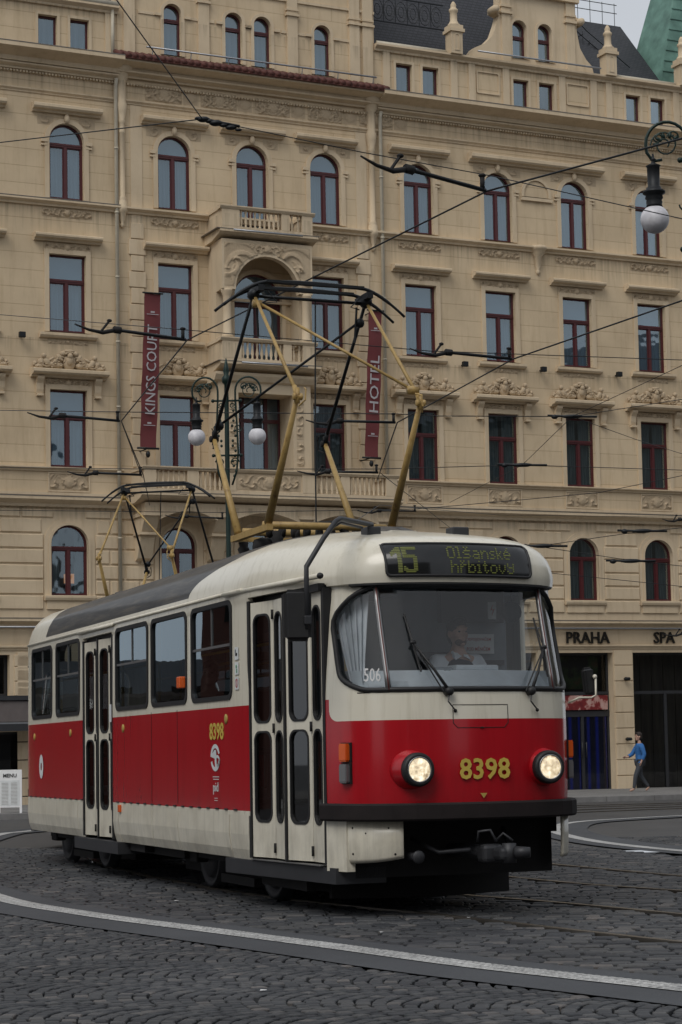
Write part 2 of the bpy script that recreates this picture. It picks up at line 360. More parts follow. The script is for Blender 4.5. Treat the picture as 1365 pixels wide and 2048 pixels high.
def text_mesh(body, w_, h, o, ux, uy, mat, name, parent, thick=.004, bold=0.0, align=0):
    cu = bpy.data.curves.new(name, 'FONT'); cu.body = body; cu.size = 1; cu.offset = bold; cu.resolution_u = 2; cu.extrude = 0
    to = bpy.data.objects.new(name, cu); COL.objects.link(to); dg = bpy.context.evaluated_depsgraph_get()
    me = bpy.data.meshes.new_from_object(to.evaluated_get(dg)); bpy.data.objects.remove(to)
    co = np.empty(len(me.vertices)*3); me.vertices.foreach_get('co', co); co = co.reshape(-1, 3)
    mn, mx = co.min(0), co.max(0); o, ux, uy = map(np.array, (o, ux, uy)); nz = np.cross(ux, uy)
    fx = (co[:, 0]-mn[0])/(mx[0]-mn[0])-.5; fy = (co[:, 1]-mn[1])/(mx[1]-mn[1])-.5
    pts = o+np.outer(fx*w_, ux)+np.outer(fy*h, uy)
    fs = [tuple(p.vertices) for p in me.polygons]; bpy.data.meshes.remove(me); N = len(pts)
    mb = MB(); ed = {}
    for f in fs:
        for i in range(len(f)):
            a, b = f[i], f[(i+1) % len(f)]; ed[(a, b)] = 1
    side = [(a, b, b+N, a+N) for (a, b) in ed if (b, a) not in ed]
    mb.add(list(pts+nz*thick)+list(pts), fs+[tuple(reversed(q)) for q in side]); return mb.build(name, mat, parent, recalc=False)
# ------------------------------------------------------------ ground
def gz(y, dz=0.): return -SLOPE*y+dz
def catmull(P, n=10):
    P = [Vector((*p, 0)) if len(p) == 2 else Vector(p) for p in P]; out = []
    for i in range(len(P)-1):
        a = P[i-1] if i else P[0]*2-P[1]; b, c = P[i], P[i+1]; d = P[i+2] if i+2 < len(P) else P[-1]*2-P[-2]
        for k in range(n):
            t = k/n; out.append(.5*((2*b)+(c-a)*t+(2*a-5*b+4*c-d)*t*t+(3*b-a-3*c+d)*t**3))
    return out+[P[-1]]
def offset(P, d):
    out = []
    for i, p in enumerate(P):
        t = (P[min(i+1, len(P)-1)]-P[max(i-1, 0)]).normalized(); out.append(Vector((p.x-t.y*d, p.y+t.x*d, 0)))
    return out
def strip(name, P, o0, o1, dz, mat, kind='structure', thick=0.):
    a, b = offset(P, o0), offset(P, o1); mb = MB(); n = len(P)
    vs = [(p.x, p.y, gz(p.y, dz)) for p in a]+[(p.x, p.y, gz(p.y, dz)) for p in b]
    fs = [(i, i+1, n+i+1, n+i) for i in range(n-1)]
    if thick:
        vs += [(v[0], v[1], v[2]-thick) for v in vs]; m = 2*n
        fs += [(i, i+m, i+1+m, i+1) for i in range(n-1)]+[(n+i, n+i+1, n+i+1+m, n+i+m) for i in range(n-1)]
        fs += [(0, n, n+m, m), (n-1, n-1+m, 2*n-1+m, 2*n-1)]
    mb.add(vs, fs, False); o = mb.build(name, mat); o['kind'] = kind; return o
t = NT('cobble_bed'); co = t.coord(); br = t.n('ShaderNodeTexBrick', Vector=co, Scale=1., Mortar_Size=.012, Brick_Width=.17, Row_Height=.115)
br.inputs['Color1'].default_value = (.040, .041, .044, 1); br.inputs['Color2'].default_value = (.060, .060, .062, 1); br.inputs['Mortar'].default_value = (.02, .02, .02, 1)
far = t.mix(.5, br.outputs[0], t.ramp(t.noise(co, .7, 6), [(.3, (.034, .034, .035)), (.7, (.070, .070, .070))]))
t.bsdf(far, .6, 0, t.bump(br.outputs[1], -.4, .02), .5); M['bed'] = t.m
t = NT('cobble_joint'); n = t.noise(t.coord(), 5, 5); t.bsdf(t.ramp(n, [(.3, (.006, .006, .006)), (.7, (.016, .015, .014))]), .95); M['joint'] = t.m
t = NT('granite_sett'); co = t.coord(); at = t.n('ShaderNodeAttribute', _attribute_name='tone'); n = t.noise(co, 30, 5, .7); n2 = t.noise(co, .6, 4)
c = t.mix(1., t.ramp(at.outputs['Fac'], [(0, (.034, .036, .041)), (.45, (.056, .059, .064)), (.8, (.085, .085, .086)), (1, (.13, .12, .115))]), t.ramp(n, [(.3, (.72, .72, .72)), (.7, (1.2, 1.2, 1.2))]), 'MULTIPLY')
c = t.mix(1., c, t.ramp(n2, [(.35, (.78, .78, .78)), (.65, (1.08, 1.08, 1.08))]), 'MULTIPLY')
t.bsdf(c, t.math('ADD', t.math('MULTIPLY', n, .3), .46), 0, t.bump(n, .35, .003), .25); M['sett'] = t.m
t = NT('asphalt'); co = t.coord(); n = t.noise(co, 90, 3, .8); n2 = t.noise(co, .9, 5)
t.bsdf(t.mix(1., t.ramp(n, [(.3, (.050, .053, .059)), (.7, (.078, .082, .088))]), t.ramp(n2, [(.3, (.82, .82, .82)), (.7, (1.1, 1.1, 1.1))]), 'MULTIPLY'), .8, 0, t.bump(n, .5, .004), .3); M['asphalt'] = t.m
t = NT('worn_white_marking'); co = t.coord(); n = t.noise(co, 24, 5, .7); n2 = t.noise(co, 2.4, 4)
t.bsdf(t.mix(1., t.ramp(n, [(.34, (.20, .20, .20)), (.5, (.42, .42, .41)), (.7, (.52, .52, .51))]), t.ramp(n2, [(.3, (.75, .75, .75)), (.6, (1, 1, 1))]), 'MULTIPLY'), .6, 0, t.bump(n, .3, .004)); M['marking'] = t.m
M['rail'] = simple('worn_rail_steel', (.20, .18, .155), .32, .8, .3, 4)
M['pave'] = None
t = NT('pavement_slabs'); co = t.coord(); br = t.n('ShaderNodeTexBrick', Vector=co, Scale=1., Mortar_Size=.01, Brick_Width=.6, Row_Height=.3)
br.inputs['Color1'].default_value = (.17, .165, .16, 1); br.inputs['Color2'].default_value = (.22, .215, .205, 1); br.inputs['Mortar'].default_value = (.09, .09, .09, 1)
t.bsdf(t.mix(1., br.outputs[0], t.ramp(t.noise(co, .8, 5), [(.3, (.75, .75, .75)), (.7, (1.1, 1.1, 1.1))]), 'MULTIPLY'), .8); M['pave'] = t.m
M['kerb'] = simple('granite_kerb', (.22, .215, .21), .7, 0, .25, 3)
gmb = MB(); gmb.add([(-300, -80, gz(-80, -.04)), (300, -80, gz(-80, -.04)), (300, 26, gz(26, -.04)), (-300, 26, gz(26, -.04)), (300, 400, gz(400, -.04)), (-300, 400, gz(400, -.04))], [(0, 1, 2, 3)], False)
g = gmb.build('ground', 'joint'); g['kind'] = 'structure'
gm2 = MB(); gm2.add([(-300, 26, gz(26, -.012)), (300, 26, gz(26, -.012)), (300, 400, gz(400, -.012)), (-300, 400, gz(400, -.012))], [(0, 1, 2, 3)], False)
g = gm2.build('cobbled_square', 'bed'); g['kind'] = 'structure'
TRACK = catmull([(7.6, 7), (4.95, 10.2), (2.82, 13.55), (1.3, 16.3), (-.2, 18.9), (-2.05, 24), (-2.95, 28.5), (-3.05, 32.6), (-2.1, 38.2), (0, 43.), (3.4, 46.6), (9, 49), (30, 53)], 10)
TRACK2 = [p for p in offset(TRACK, -3.1)]
LINE = catmull([(4.2, 7.2), (2.9, 9.), (1.75, 10.58), (.75, 11.92), (-.03, 13.18), (-.85, 14.47), (-2.14, 16.52), (-3.3, 18.89), (-4.9, 24), (-5.8, 30), (-6.15, 35.6), (-5.92, 37), (-5, 40.5), (-2, 45), (3, 48.2)], 10)
LINE2 = catmull([(5.4, 22.), (4.22, 25.25), (3.57, 28.2), (3.36, 31.5), (3.55, 34), (4.1, 36.4), (5.31, 38.1), (8, 40.2), (14, 43)], 10)
def dist_line(P, pts):
    A = np.array([(p.x, p.y) for p in P]); a, b = A[:-1], A[1:]; d = b-a; L = (d**2).sum(1)
    best = np.full(len(pts), 1e9); sg = np.zeros(len(pts))
    for i in range(len(a)):
        q = pts-a[i]; t_ = np.clip((q@d[i])/L[i], 0, 1); r = q-np.outer(t_, d[i]); dd = np.hypot(r[:, 0], r[:, 1]); cr = d[i][0]*q[:, 1]-d[i][1]*q[:, 0]
        m_ = dd < best; best[m_] = dd[m_]; sg[m_] = np.sign(cr[m_])
    return best*sg
# + = left of travel direction (towards viewer's left/front side)
for nm, P, w0 in (('painted_line', LINE, .11), ('painted_line', LINE2, .10)):
    strip(nm, P, -w0, w0, .012, 'marking')
strip('asphalt_band', LINE, -.36, .52, .007, 'asphalt')
strip('asphalt_band', LINE2, -.55, .35, .007, 'asphalt')
# ribs of the raised marking on the near line
rb = MB(); P = LINE; acc = 0
L_ = [(P[i+1]-P[i]).length for i in range(len(P)-1)]; s_ = 0
cum = np.concatenate([[0], np.cumsum(L_)])
for d_ in np.arange(0, 22, .062):
    i = min(np.searchsorted(cum, d_, 'right')-1, len(L_)-1); p = P[i].lerp(P[i+1], (d_-cum[i])/L_[i]); tt = (P[i+1]-P[i]).normalized(); nn = Vector((-tt.y, tt.x, 0))
    for q in (-.055, .055):
        c = p+nn*q; a = c-tt*.016-nn*.046; b = c+tt*.016-nn*.046; e = c+tt*.016+nn*.046; f = c-tt*.016+nn*.046
        v = [(k.x, k.y, gz(k.y, .012)) for k in (a, b, e, f)]+[(k.x*.8+c.x*.2, k.y*.8+c.y*.2, gz(k.y, .017)) for k in (a, b, e, f)]
        rb.add(v, [(4, 5, 6, 7), (0, 1, 5, 4), (1, 2, 6, 5), (2, 3, 7, 6), (3, 0, 4, 7)], False)
o = rb.build('painted_line_ribs', 'marking'); o['kind'] = 'structure'
for P in (TRACK, TRACK2):
    for s in (-1, 1):
        c = s*.7175
        strip('tram_rail', P, c-.028, c+.028, .008, 'rail', thick=.03)
        strip('rail_groove', P, c-s*.070, c-s*.029, -.010, 'under')
def setts(name, cx, cy, ang, lx, ly, keep, bevel, hj=.0022):
    # every stone is a low block with a worn rounded top
    n = len(cx); ca, sa = np.cos(ang), np.sin(ang)
    k = np.array([(-1, -1), (1, -1), (1, 1), (-1, 1)])
    jit = rng.uniform(-1, 1, (n, 4, 2))*.004; h = rng.uniform(-hj, hj, n); tone = np.clip(rng.normal(.46, .25, n), 0, 1); tilt = rng.normal(0, .006, (n, 2))
    def ringv(fx, z):
        x = k[None, :, 0]*(lx[:, None]/2-fx)+jit[:, :, 0]; y = k[None, :, 1]*(ly[:, None]/2-fx)+jit[:, :, 1]
        zz = z+h[:, None]+x*tilt[:, 0:1]+y*tilt[:, 1:2]
        X = cx[:, None]+x*ca[:, None]-y*sa[:, None]; Y = cy[:, None]+x*sa[:, None]+y*ca[:, None]
        return np.stack([X, Y, zz-SLOPE*Y], -1)
    rings = [ringv(.001, -.034), ringv(.002, -.006), ringv(.006, -.001), ringv(.014, .0005)] if bevel else [ringv(.005, -.035), ringv(.007, -.006), ringv(.016, .001)]
    R_ = len(rings); V = np.stack(rings, 1).reshape(n, R_*4, 3)
    f = []
    for r in range(R_-1):
        for j in range(4): f.append((r*4+j, r*4+(j+1) % 4, (r+1)*4+(j+1) % 4, (r+1)*4+j))
    f.append(tuple((R_-1)*4+j for j in range(4))); f = np.array(f)
    F = (f[None]+(np.arange(n)*R_*4)[:, None, None]).reshape(-1, 4)
    me = bpy.data.meshes.new(name); me.vertices.add(n*R_*4); me.vertices.foreach_set('co', V.ravel())
    me.loops.add(F.size); me.loops.foreach_set('vertex_index', F.ravel()); me.polygons.add(len(F)); me.polygons.foreach_set('loop_start', np.arange(len(F))*4); me.polygons.foreach_set('loop_total', np.full(len(F), 4))
    me.polygons.foreach_set('use_smooth', np.zeros(len(F), bool)); me.update(calc_edges=True)
    a = me.attributes.new('tone', 'FLOAT', 'POINT'); a.data.foreach_set('value', np.repeat(tone, R_*4)); me.materials.append(M['sett'])
    o = link(name, me); o['kind'] = 'structure'; return o
# fan-laid small setts in front of the line
W_ = .92; px_, py_ = .092, .080
A, B = np.meshgrid(np.arange(-90, 110), np.arange(-90, 230)); a_ = A.ravel().astype(float); b_ = B.ravel().astype(float)
v = b_*py_; band = np.floor(v/W_); vv = (v/W_-band)*2-1
u_ = a_*px_+.22*vv**2*np.where(band % 2 == 0, 1, 1)+band*.05+rng.normal(0, .006, len(a_)); v = v+rng.normal(0, .006, len(a_))
th = -.42; cx = u_*math.cos(th)+v*math.sin(th)*-1; cy = 8+u_*math.sin(th)+v*math.cos(th)
ang = th-np.arctan(.22*4*vv/W_)+math.pi*0+rng.normal(0, .05, len(a_))
pts = np.stack([cx, cy], -1); inside = (cy > 6.2) & (cy < 27) & (np.abs(cx) < .20*cy+1.6)
cx, cy, ang, pts = cx[inside], cy[inside], ang[inside], pts[inside]
dl = dist_line(LINE, pts); m_ = dl > .49
setts('fan_laid_cobbles', cx[m_], cy[m_], ang[m_], np.full(m_.sum(), px_)*rng.uniform(.75, .88, m_.sum()), np.full(m_.sum(), py_)*rng.uniform(.88, .99, m_.sum()), None, True)
# larger setts laid in rows through the tram track
rows = []; ry = .118
for j in range(0, 190):
    y = 8.5+j*ry; x = -.22*y-2.+random.random()*.2
    while x < .22*y+2.6:
        l = random.uniform(.13, .22); rows.append((x+l/2, y+random.gauss(0, .006), l, ry)); x += l+.004
rows = np.array(rows); th = -.10
cx = rows[:, 0]*math.cos(th)-(rows[:, 1]-17)*math.sin(th); cy = 17+rows[:, 0]*math.sin(th)+(rows[:, 1]-17)*math.cos(th)
pts = np.stack([cx, cy], -1); dl = dist_line(LINE, pts); ok = (dl < -.34) & (cy < 30)
for P in (TRACK, TRACK2):
    dd = np.abs(np.abs(dist_line(P, pts))-.7175); ok &= dd > .078
d2 = dist_line(LINE2, pts); ok &= (np.abs(d2) > .5) | (cy < 21)
setts('track_cobbles', cx[ok], cy[ok], np.full(ok.sum(), th)+rng.normal(0, .02, ok.sum()), rows[ok, 2]*.97, rows[ok, 3]*.93, None, False, .005)
gm3 = MB(); gm3.add([(-300, 26, gz(26, -.03)), (300, 26, gz(26, -.03)), (300, 26.05, gz(26, -.012)), (-300, 26.05, gz(26, -.012))], [(0, 1, 2, 3)]); 
# ------------------------------------------------------------ the hotel (local x along the front, -y towards the street)
FA = math.radians(25.23)
FM = Matrix.Translation((0, 60, 0)) @ Matrix.Rotation(FA, 4, 'Z')
def fw(u, out, z): return FM @ Vector((u, -out, z))
hotel = empty('hotel_building', FM)
tag(hotel, 'cream stucco corner hotel with dark red window frames filling the background behind the tram', 'building')
BAYS = [-11.37, -8.52, -5.22, -2.73, -.30, 2.90, 5.75, 8.60, 11.46, 14.31]
def opening(uc, w_, zb, zt, arch, n=14):
    if not arch: return [(uc-w_/2, zb), (uc+w_/2, zb), (uc+w_/2, zt), (uc-w_/2, zt)]
    r = w_/2; zs = zt-r*.98
    return [(uc-r, zb), (uc+r, zb)]+[(uc+r*math.cos(math.pi*k/n), zs+r*.98*math.sin(math.pi*k/n)) for k in range(n+1)]
def wall_row(mb, u0, u1, z0, z1, ops, y=0., reveal=.24):
    loops = [[Vector((u0, z0, 0)), Vector((u1, z0, 0)), Vector((u1, z1, 0)), Vector((u0, z1, 0))]]+[[Vector((p[0], p[1], 0)) for p in reversed(o)] for o in ops]
    # cells keep the triangulation well shaped
    ops = sorted(ops, key=lambda o: o[0][0]); cuts = [u0]
    for i in range(len(ops)-1): cuts.append((max(p[0] for p in ops[i])+min(p[0] for p in ops[i+1]))/2)
    cuts.append(u1)
    if not ops: mb.add([(u0, y, z0), (u1, y, z0), (u1, y, z1), (u0, y, z1)], [(0, 1, 2, 3)], False)
    for i, o in enumerate(ops):
        out = [Vector((cuts[i], z0, 0)), Vector((cuts[i+1], z0, 0)), Vector((cuts[i+1], z1, 0)), Vector((cuts[i], z1, 0))]
        hole = [Vector((p[0], p[1], 0)) for p in reversed(o)]
        tri = tessellate_polygon([out, hole]); allv = out+hole
        mb.add([(p.x, y, p.y) for p in allv], [tuple(t_) for t_ in tri], False)
        n = len(o); mb.add([(p[0], y, p[1]) for p in o]+[(p[0], y+reveal, p[1]) for p in o], [(k, (k+1) % n, n+(k+1) % n, n+k) for k in range(n)], False)
wm = MB(); U0_, U1_ = -14., 16.5; UL, UR = -6.95, 1.45
R_rect = lambda z0, z1: [opening(u, 1.1, z0, z1, 0) for u in BAYS]
wall_row(wm, U0_, U1_, 7.5, 11., [opening(u, 1.1, 8.43, 10.66, 0) for u in BAYS if u != -2.73]+[opening(-2.73, 1.7, 8.43, 10.8, 0)])
wall_row(wm, U0_, U1_, 11., 15.3, [opening(u, 1.1, 12.32, 14.58, 0) for u in BAYS if u != -2.73]+[opening(-2.6, 1.55, 11.8, 14.5, 1)])
wall_row(wm, U0_, U1_, 15.3, 20.1, [opening(u, 1.04, 16.2, 18.42, 1) for u in BAYS if u != -2.73]+[opening(-2.73, 1.02, 15.8, 18.42, 1)])
att = [opening(u, .57, 20.5, 21.57, 0) for u in (-14+.6, -12.4+.7, -9.06, -8.1)]
wall_row(wm, U0_, UL, 20.1, 22., att[2:])
wall_row(wm, UL, UR, 20.1, 25.2, [opening(u, .56, 20.85, 22.42, 1) for u in (-5.23, -3.27, -2.33, -.33)], -.02)
wall_row(wm, UR, U1_, 20.1, 22., [opening(u, .57, 20.5, 21.57, 0) for u in (2.48, 3.42, 6.71, 7.67, 11.0, 11.97)])
for u, s in ((UL, 1), (UR, -1)): wm.add([(u, -.02, 20.1), (u, 4, 20.1), (u, 4, 25.2), (u, -.02, 25.2)], [(0, 1, 2, 3)], False)
wm.add([(U0_, 0, -1.6), (U0_, 14, -1.6), (U0_, 14, 22), (U0_, 0, 22)], [(0, 1, 2, 3)]); wm.add([(U1_, 0, -1.6), (U1_, 14, -1.6), (U1_, 14, 22), (U1_, 0, 22)], [(0, 1, 2, 3)])
wm.build('wall', 'wall', hotel)
# mezzanine with real rusticated blocks
wm = MB(); wall_row(wm, U0_, U1_, 3.3, 7.5, [opening(u, 1.1, 4.76, 6.78, 1) for u in BAYS])
def blocks(mb, z0, z1, ops, u0, u1, L=.93, off=0.):
    # ops: (uc, halfwidth)
    segs = []; x = u0
    for uc, hw in sorted(ops):
        if uc-hw > x: segs.append((x, uc-hw))
        x = max(x, uc+hw)
    if x < u1: segs.append((x, u1))
    for a, b in segs:
        n = max(1, round((b-a)/L)); ed = [a+(b-a)*k/n for k in range(n+1)]
        if off and n > 1: ed = [a]+[e+(b-a)/n*.5 for e in ed[:-1]]+[b]
        for p, q in zip(ed[:-1], ed[1:]):
            if q-p < .06: continue
            g_ = .016; i = .03
            p += g_; q -= g_; a0, a1 = z0+g_, z1-g_
            v = [(p, 0, a0), (q, 0, a0), (q, 0, a1), (p, 0, a1), (p+i, -.045, a0+i), (q-i, -.045, a0+i), (q-i, -.045, a1-i), (p+i, -.045, a1-i)]
            mb.add(v, [(4, 5, 6, 7), (0, 1, 5, 4), (1, 2, 6, 5), (2, 3, 7, 6), (3, 0, 4, 7)], False)
zr = 4.35; k = 0
zs = 6.78-.55
while zr < 7.15:
    z1 = min(zr+.435, 7.25); top = z1
    if zr < zs: hw = .55+.2
    else: hw = math.sqrt(max(0, .86**2-(zr-zs)**2)) if zr-zs < .86 else 0
    blocks(wm, zr, z1, [(u, hw) for u in BAYS] if hw > .1 else [], U0_, U1_, .95, k % 2); zr += .435; k += 1
wm.build('rusticated_wall', 'trim', hotel)
# ground floor piers, lintel and shop openings
wm = MB()
GO = [(-13.4, -10.28, 1.95, 3.1), (-13.4, -9.7, -1.45, .95), (-8.6, -5.2, -1.45, 3.1), (-4.4, -1.0, -1.45, 3.1), (-.2, 2.6, -1.45, 3.1), (3.4, 6.75, -1.45, 3.1), (7.55, 9.6, -1.45, 3.1), (10.36, 14.6, -1.45, 3.1)]
R4 = lambda g_: [(g_[0], g_[2]), (g_[1], g_[2]), (g_[1], g_[3]), (g_[0], g_[3])]
wall_row(wm, U0_, -9.3, 1.2, 3.3, [R4(GO[0])]); wall_row(wm, U0_, -9.3, -1.6, 1.2, [R4(GO[1])])
wall_row(wm, -9.3, U1_, -1.6, 3.3, [R4(g_) for g_ in GO[2:]], reveal=.5)
for z in np.arange(-1.35, 3.1, .505):
    for a, b in ((6.75, 7.55), (9.6, 10.36), (2.6, 3.4), (-1., -.2), (-5.2, -4.4), (-10.1, -8.6)):
        wm.bbox(a+.03, b-.03, -.04, .02, z+.012, z+.49, .012)
for a, b in ((1.95, 2.35), (2.36, 2.76), (2.77, 3.1)): wm.bbox(-10.15, -8.8, -.04, .02, a+.01, b-.01, .012)
wm.build('ground_floor_wall', 'trim', hotel)
# ledges and cornices
cm = MB()
def ledge(mb, z0, z1, out, u0, u1, base=0.):
    h = z1-z0; mb.profile([(base-.05, z0), (base+out*.35, z0), (base+out*.42, z0+h*.3), (base+out*.8, z0+h*.55), (base+out, z0+h*.7), (base+out, z1), (base-.05, z1+.02)], u0, u1)
ledge(cm, 3.87, 4.10, .30, U0_, U1_); ledge(cm, 3.22, 3.34, .1, U0_, U1_)
ledge(cm, 7.28, 7.55, .34, U0_, -6.9); ledge(cm, 7.28, 7.55, .34, 1.5, U1_)
ledge(cm, 8.30, 8.42, .14, U0_, -6.9); ledge(cm, 8.30, 8.42, .14, 1.5, U1_); cm.box(U0_, U1_, -.05, .0, 7.62, 7.70)
ledge(cm, 15.95, 16.12, .20, U0_, U1_)
ledge(cm, 19.22, 19.34, .09, U0_, U1_)
for a, b in ((U0_, UL), (UR, U1_)):
    ledge(cm, 19.86, 20.02, .22, a, b); ledge(cm, 20.04, 20.42, .72, a, b)
ledge(cm, 19.98, 20.14, .30, UL-.1, UR+.1); ledge(cm, 20.14, 20.40, .62, UL-.12, UR+.12)
ledge(cm, 21.86, 22.06, .22, U0_, UL); ledge(cm, 21.86, 22.06, .22, UR, U1_)
for a, b in ((U0_, UR-.2), (UR, U1_)): pass
x = U0_
while x < U1_:
    cm.box(x, x+.05, -.10, 0, 19.775, 19.83); x += .095
cm.build('cornice', 'trim', hotel)
fm = MB()
for a, b, z, o_ in ((U0_, UL, 20.425, .73), (UR, U1_, 20.425, .73), (U0_, U1_, 4.105, .31), (U0_, -6.9, 7.555, .35), (1.5, U1_, 7.555, .35), (U0_, UL, 16.13, .2)): fm.box(a, b, -o_, 0, z, z+.022)
fm.build('flashing', 'lead', hotel)
sm_ = MB(); sm_.tube([(U0_, -.33, 3.86), (-5, -.33, 3.86), (U1_, -.33, 3.86)], .028, 6); sm_.build('cable_duct', 'silver', hotel)
# red clay tile verge on the centre cornice
tm = MB(); x = UL-.1
while x < UR+.1:
    tm.tube([(x, -.72, 20.44), (x, .0, 20.76)], [.085, .075], 8); x += .215
tm.box(UL-.12, UR+.12, -.70, .0, 20.38, 20.45); tm.build('tile_verge', 'tile', hotel)
gt = MB(); gt.tube([(-6.2, -.45, 20.86), (1.3, -.45, 20.86)], .028, 6)
for u in np.arange(-6., 1.3, 1.2): gt.tube([(u, -.45, 20.86), (u, -.40, 20.66)], .015, 5)
gt.tube([(5., -.3, 22.22), (9.6, -.3, 22.22)], .03, 6); gt.build('snow_guard', 'silver', hotel)
# window surrounds, sills, hoods
tr = MB(); rl = None; _rel = {}
def relief(mb, u0, u1, z0, z1, amp=.05, y=0., nodes=3, seed=0, sym=True, mask=None):
    rs = np.random.default_rng(seed); nu = max(8, int((u1-u0)/.021)); nz_ = max(5, int((z1-z0)/.021))
    uc = (u0+u1)/2; U = np.linspace(u0, u1, nu+1); Z = np.linspace(z0, z1, nz_+1); UU, ZZ = np.meshgrid(U, Z)
    S = np.abs(UU-uc) if sym else UU-u0; hh = (z1-z0); H_ = np.zeros_like(UU); span = (u1-u0)/(2 if sym else 1)
    for k in range(nodes):
        c0 = span*(k+.5)/nodes; z_ = (z0+z1)/2+(-1)**k*hh*.08; dx, dz = S-c0, ZZ-z_; r = np.hypot(dx, dz)/hh; th_ = np.arctan2(dz, dx)*(-1)**k
        H_ = np.maximum(H_, np.clip(np.cos(th_+r*12+rs.uniform(0, 6)), 0, 1)**.7*(.62+.38*np.sign(np.cos(th_*5+r*26)))*np.clip(1.2-r*1.45, 0, 1))
    r = np.hypot(S, (ZZ-(z0+z1)/2))/hh
    if sym: H_ = np.maximum(H_, np.clip(1-r*2.6, 0, 1)**.4)
    H_ += rs.uniform(0, .12, H_.shape); ed = np.minimum(np.minimum(UU-u0, u1-UU), np.minimum(ZZ-z0, z1-ZZ)); H_ *= np.clip(ed/.03, 0, 1)
    nv = nu+1; V_ = np.stack([UU, y-.004-amp*1.25*H_, ZZ], -1).reshape(-1, 3); V_[:, 0] -= uc; V_[:, 2] -= z0; vs = V_.tolist()
    fs = [(j*nv+i, j*nv+i+1, (j+1)*nv+i+1, (j+1)*nv+i) for j in range(nz_) for i in range(nu)]
    if mask: fs = [f for f in fs if all(math.hypot(vs[k][0]+uc-mask[0], vs[k][2]+z0-mask[1]) > mask[2] for k in f)]
    key = (round(u1-u0, 3), round(z1-z0, 3), round(y, 3), nodes, seed, amp)
    if key in _rel: o_ = link('stucco_relief', _rel[key], hotel)
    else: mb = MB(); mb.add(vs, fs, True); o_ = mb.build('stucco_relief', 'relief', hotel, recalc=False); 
    if not mask: _rel[key] = o_.data
    o_.location = (uc, 0, z0)
def surround(mb, uc, w_, zb, zt, arch, t_=.13, d=.05, y=0.):
    o = opening(uc, w_+2*t_, zb, zt+t_, arch); i = opening(uc, w_, zb, zt, arch); mb.ring(o, i, (0, y, 0), (1, 0, 0), (0, 0, 1), (0, -d, 0))
def hood(mb, u0, u1, z0, z1, out):
    mb.profile([(-.02, z0), (out*.35, z0), (out*.45, z0+.05), (out*.85, z0+.07), (out, z0+.12), (out, z1-.02), (out*.9, z1), (-.02, z1+.05)], u0, u1)
def group_fig(seed):
    mb = MB(); E_ = mb.ell
    E_((0, -.06, .26), (.20, .10, .27)); E_((0, -.13, .30), (.11, .10, .17)); E_((0, -.17, .44), (.085, .09, .10)); E_((0, -.10, .60), (.16, .08, .06))
    for s in (-1, 1):
        E_((s*.17, -.08, .52), (.10, .08, .09)); E_((s*.27, -.07, .38), (.09, .08, .14), rot=s*.5); E_((s*.30, -.07, .15), (.14, .08, .10))
        E_((s*.50, -.07, .16), (.17, .08, .09), rot=-s*.45); E_((s*.63, -.09, .22), (.10, .09, .16), rot=s*.5)
        E_((s*.72, -.11, .42), (.075, .08, .085)); E_((s*.80, -.08, .22), (.10, .08, .13)); E_((s*.86, -.07, .09), (.16, .09, .08)); E_((s*.52, -.10, .32), (.12, .05, .045), rot=s*.6)
        E_((s*.40, -.10, .26), (.06, .06, .06)); E_((s*.96, -.06, .17), (.06, .06, .09))
        for k in range(16):
            a = k*.83; E_((s*(.25+.05*k), -.11-.02*math.sin(a*3), .12+.10*math.sin(a*2.3)**2+.05*math.sin(a)), (.045, .05, .028), 6, rot=a)
        mb.tube([(s*(.24+.12*math.cos(t_)), -.12, .32+.10*math.sin(t_)) for t_ in np.linspace(-1, 4, 10)], .022, 5); mb.tube([(s*(.20+.6*t_), -.13, .30-.20*t_+.08*math.sin(t_*7)) for t_ in np.linspace(0, 1, 10)], .024, 5)
    for k in range(7): a = k/6*math.pi; E_((.11*math.cos(a), -.17, .50+.05*math.sin(a)), (.03, .05, .03), 6)
    mb.v = [(x*1.05, y*.9, z*.92) for x, y, z in mb.v]
    return mb
fig = None
def put_fig(u, z, y=0.):
    global fig
    if fig is None: fig = group_fig(1).build('sculpture', 'relief', hotel)
    else: f = fig.copy(); COL.objects.link(f); f.parent = hotel; f.location = (u, y, z); return
    fig.location = (u, y, z)
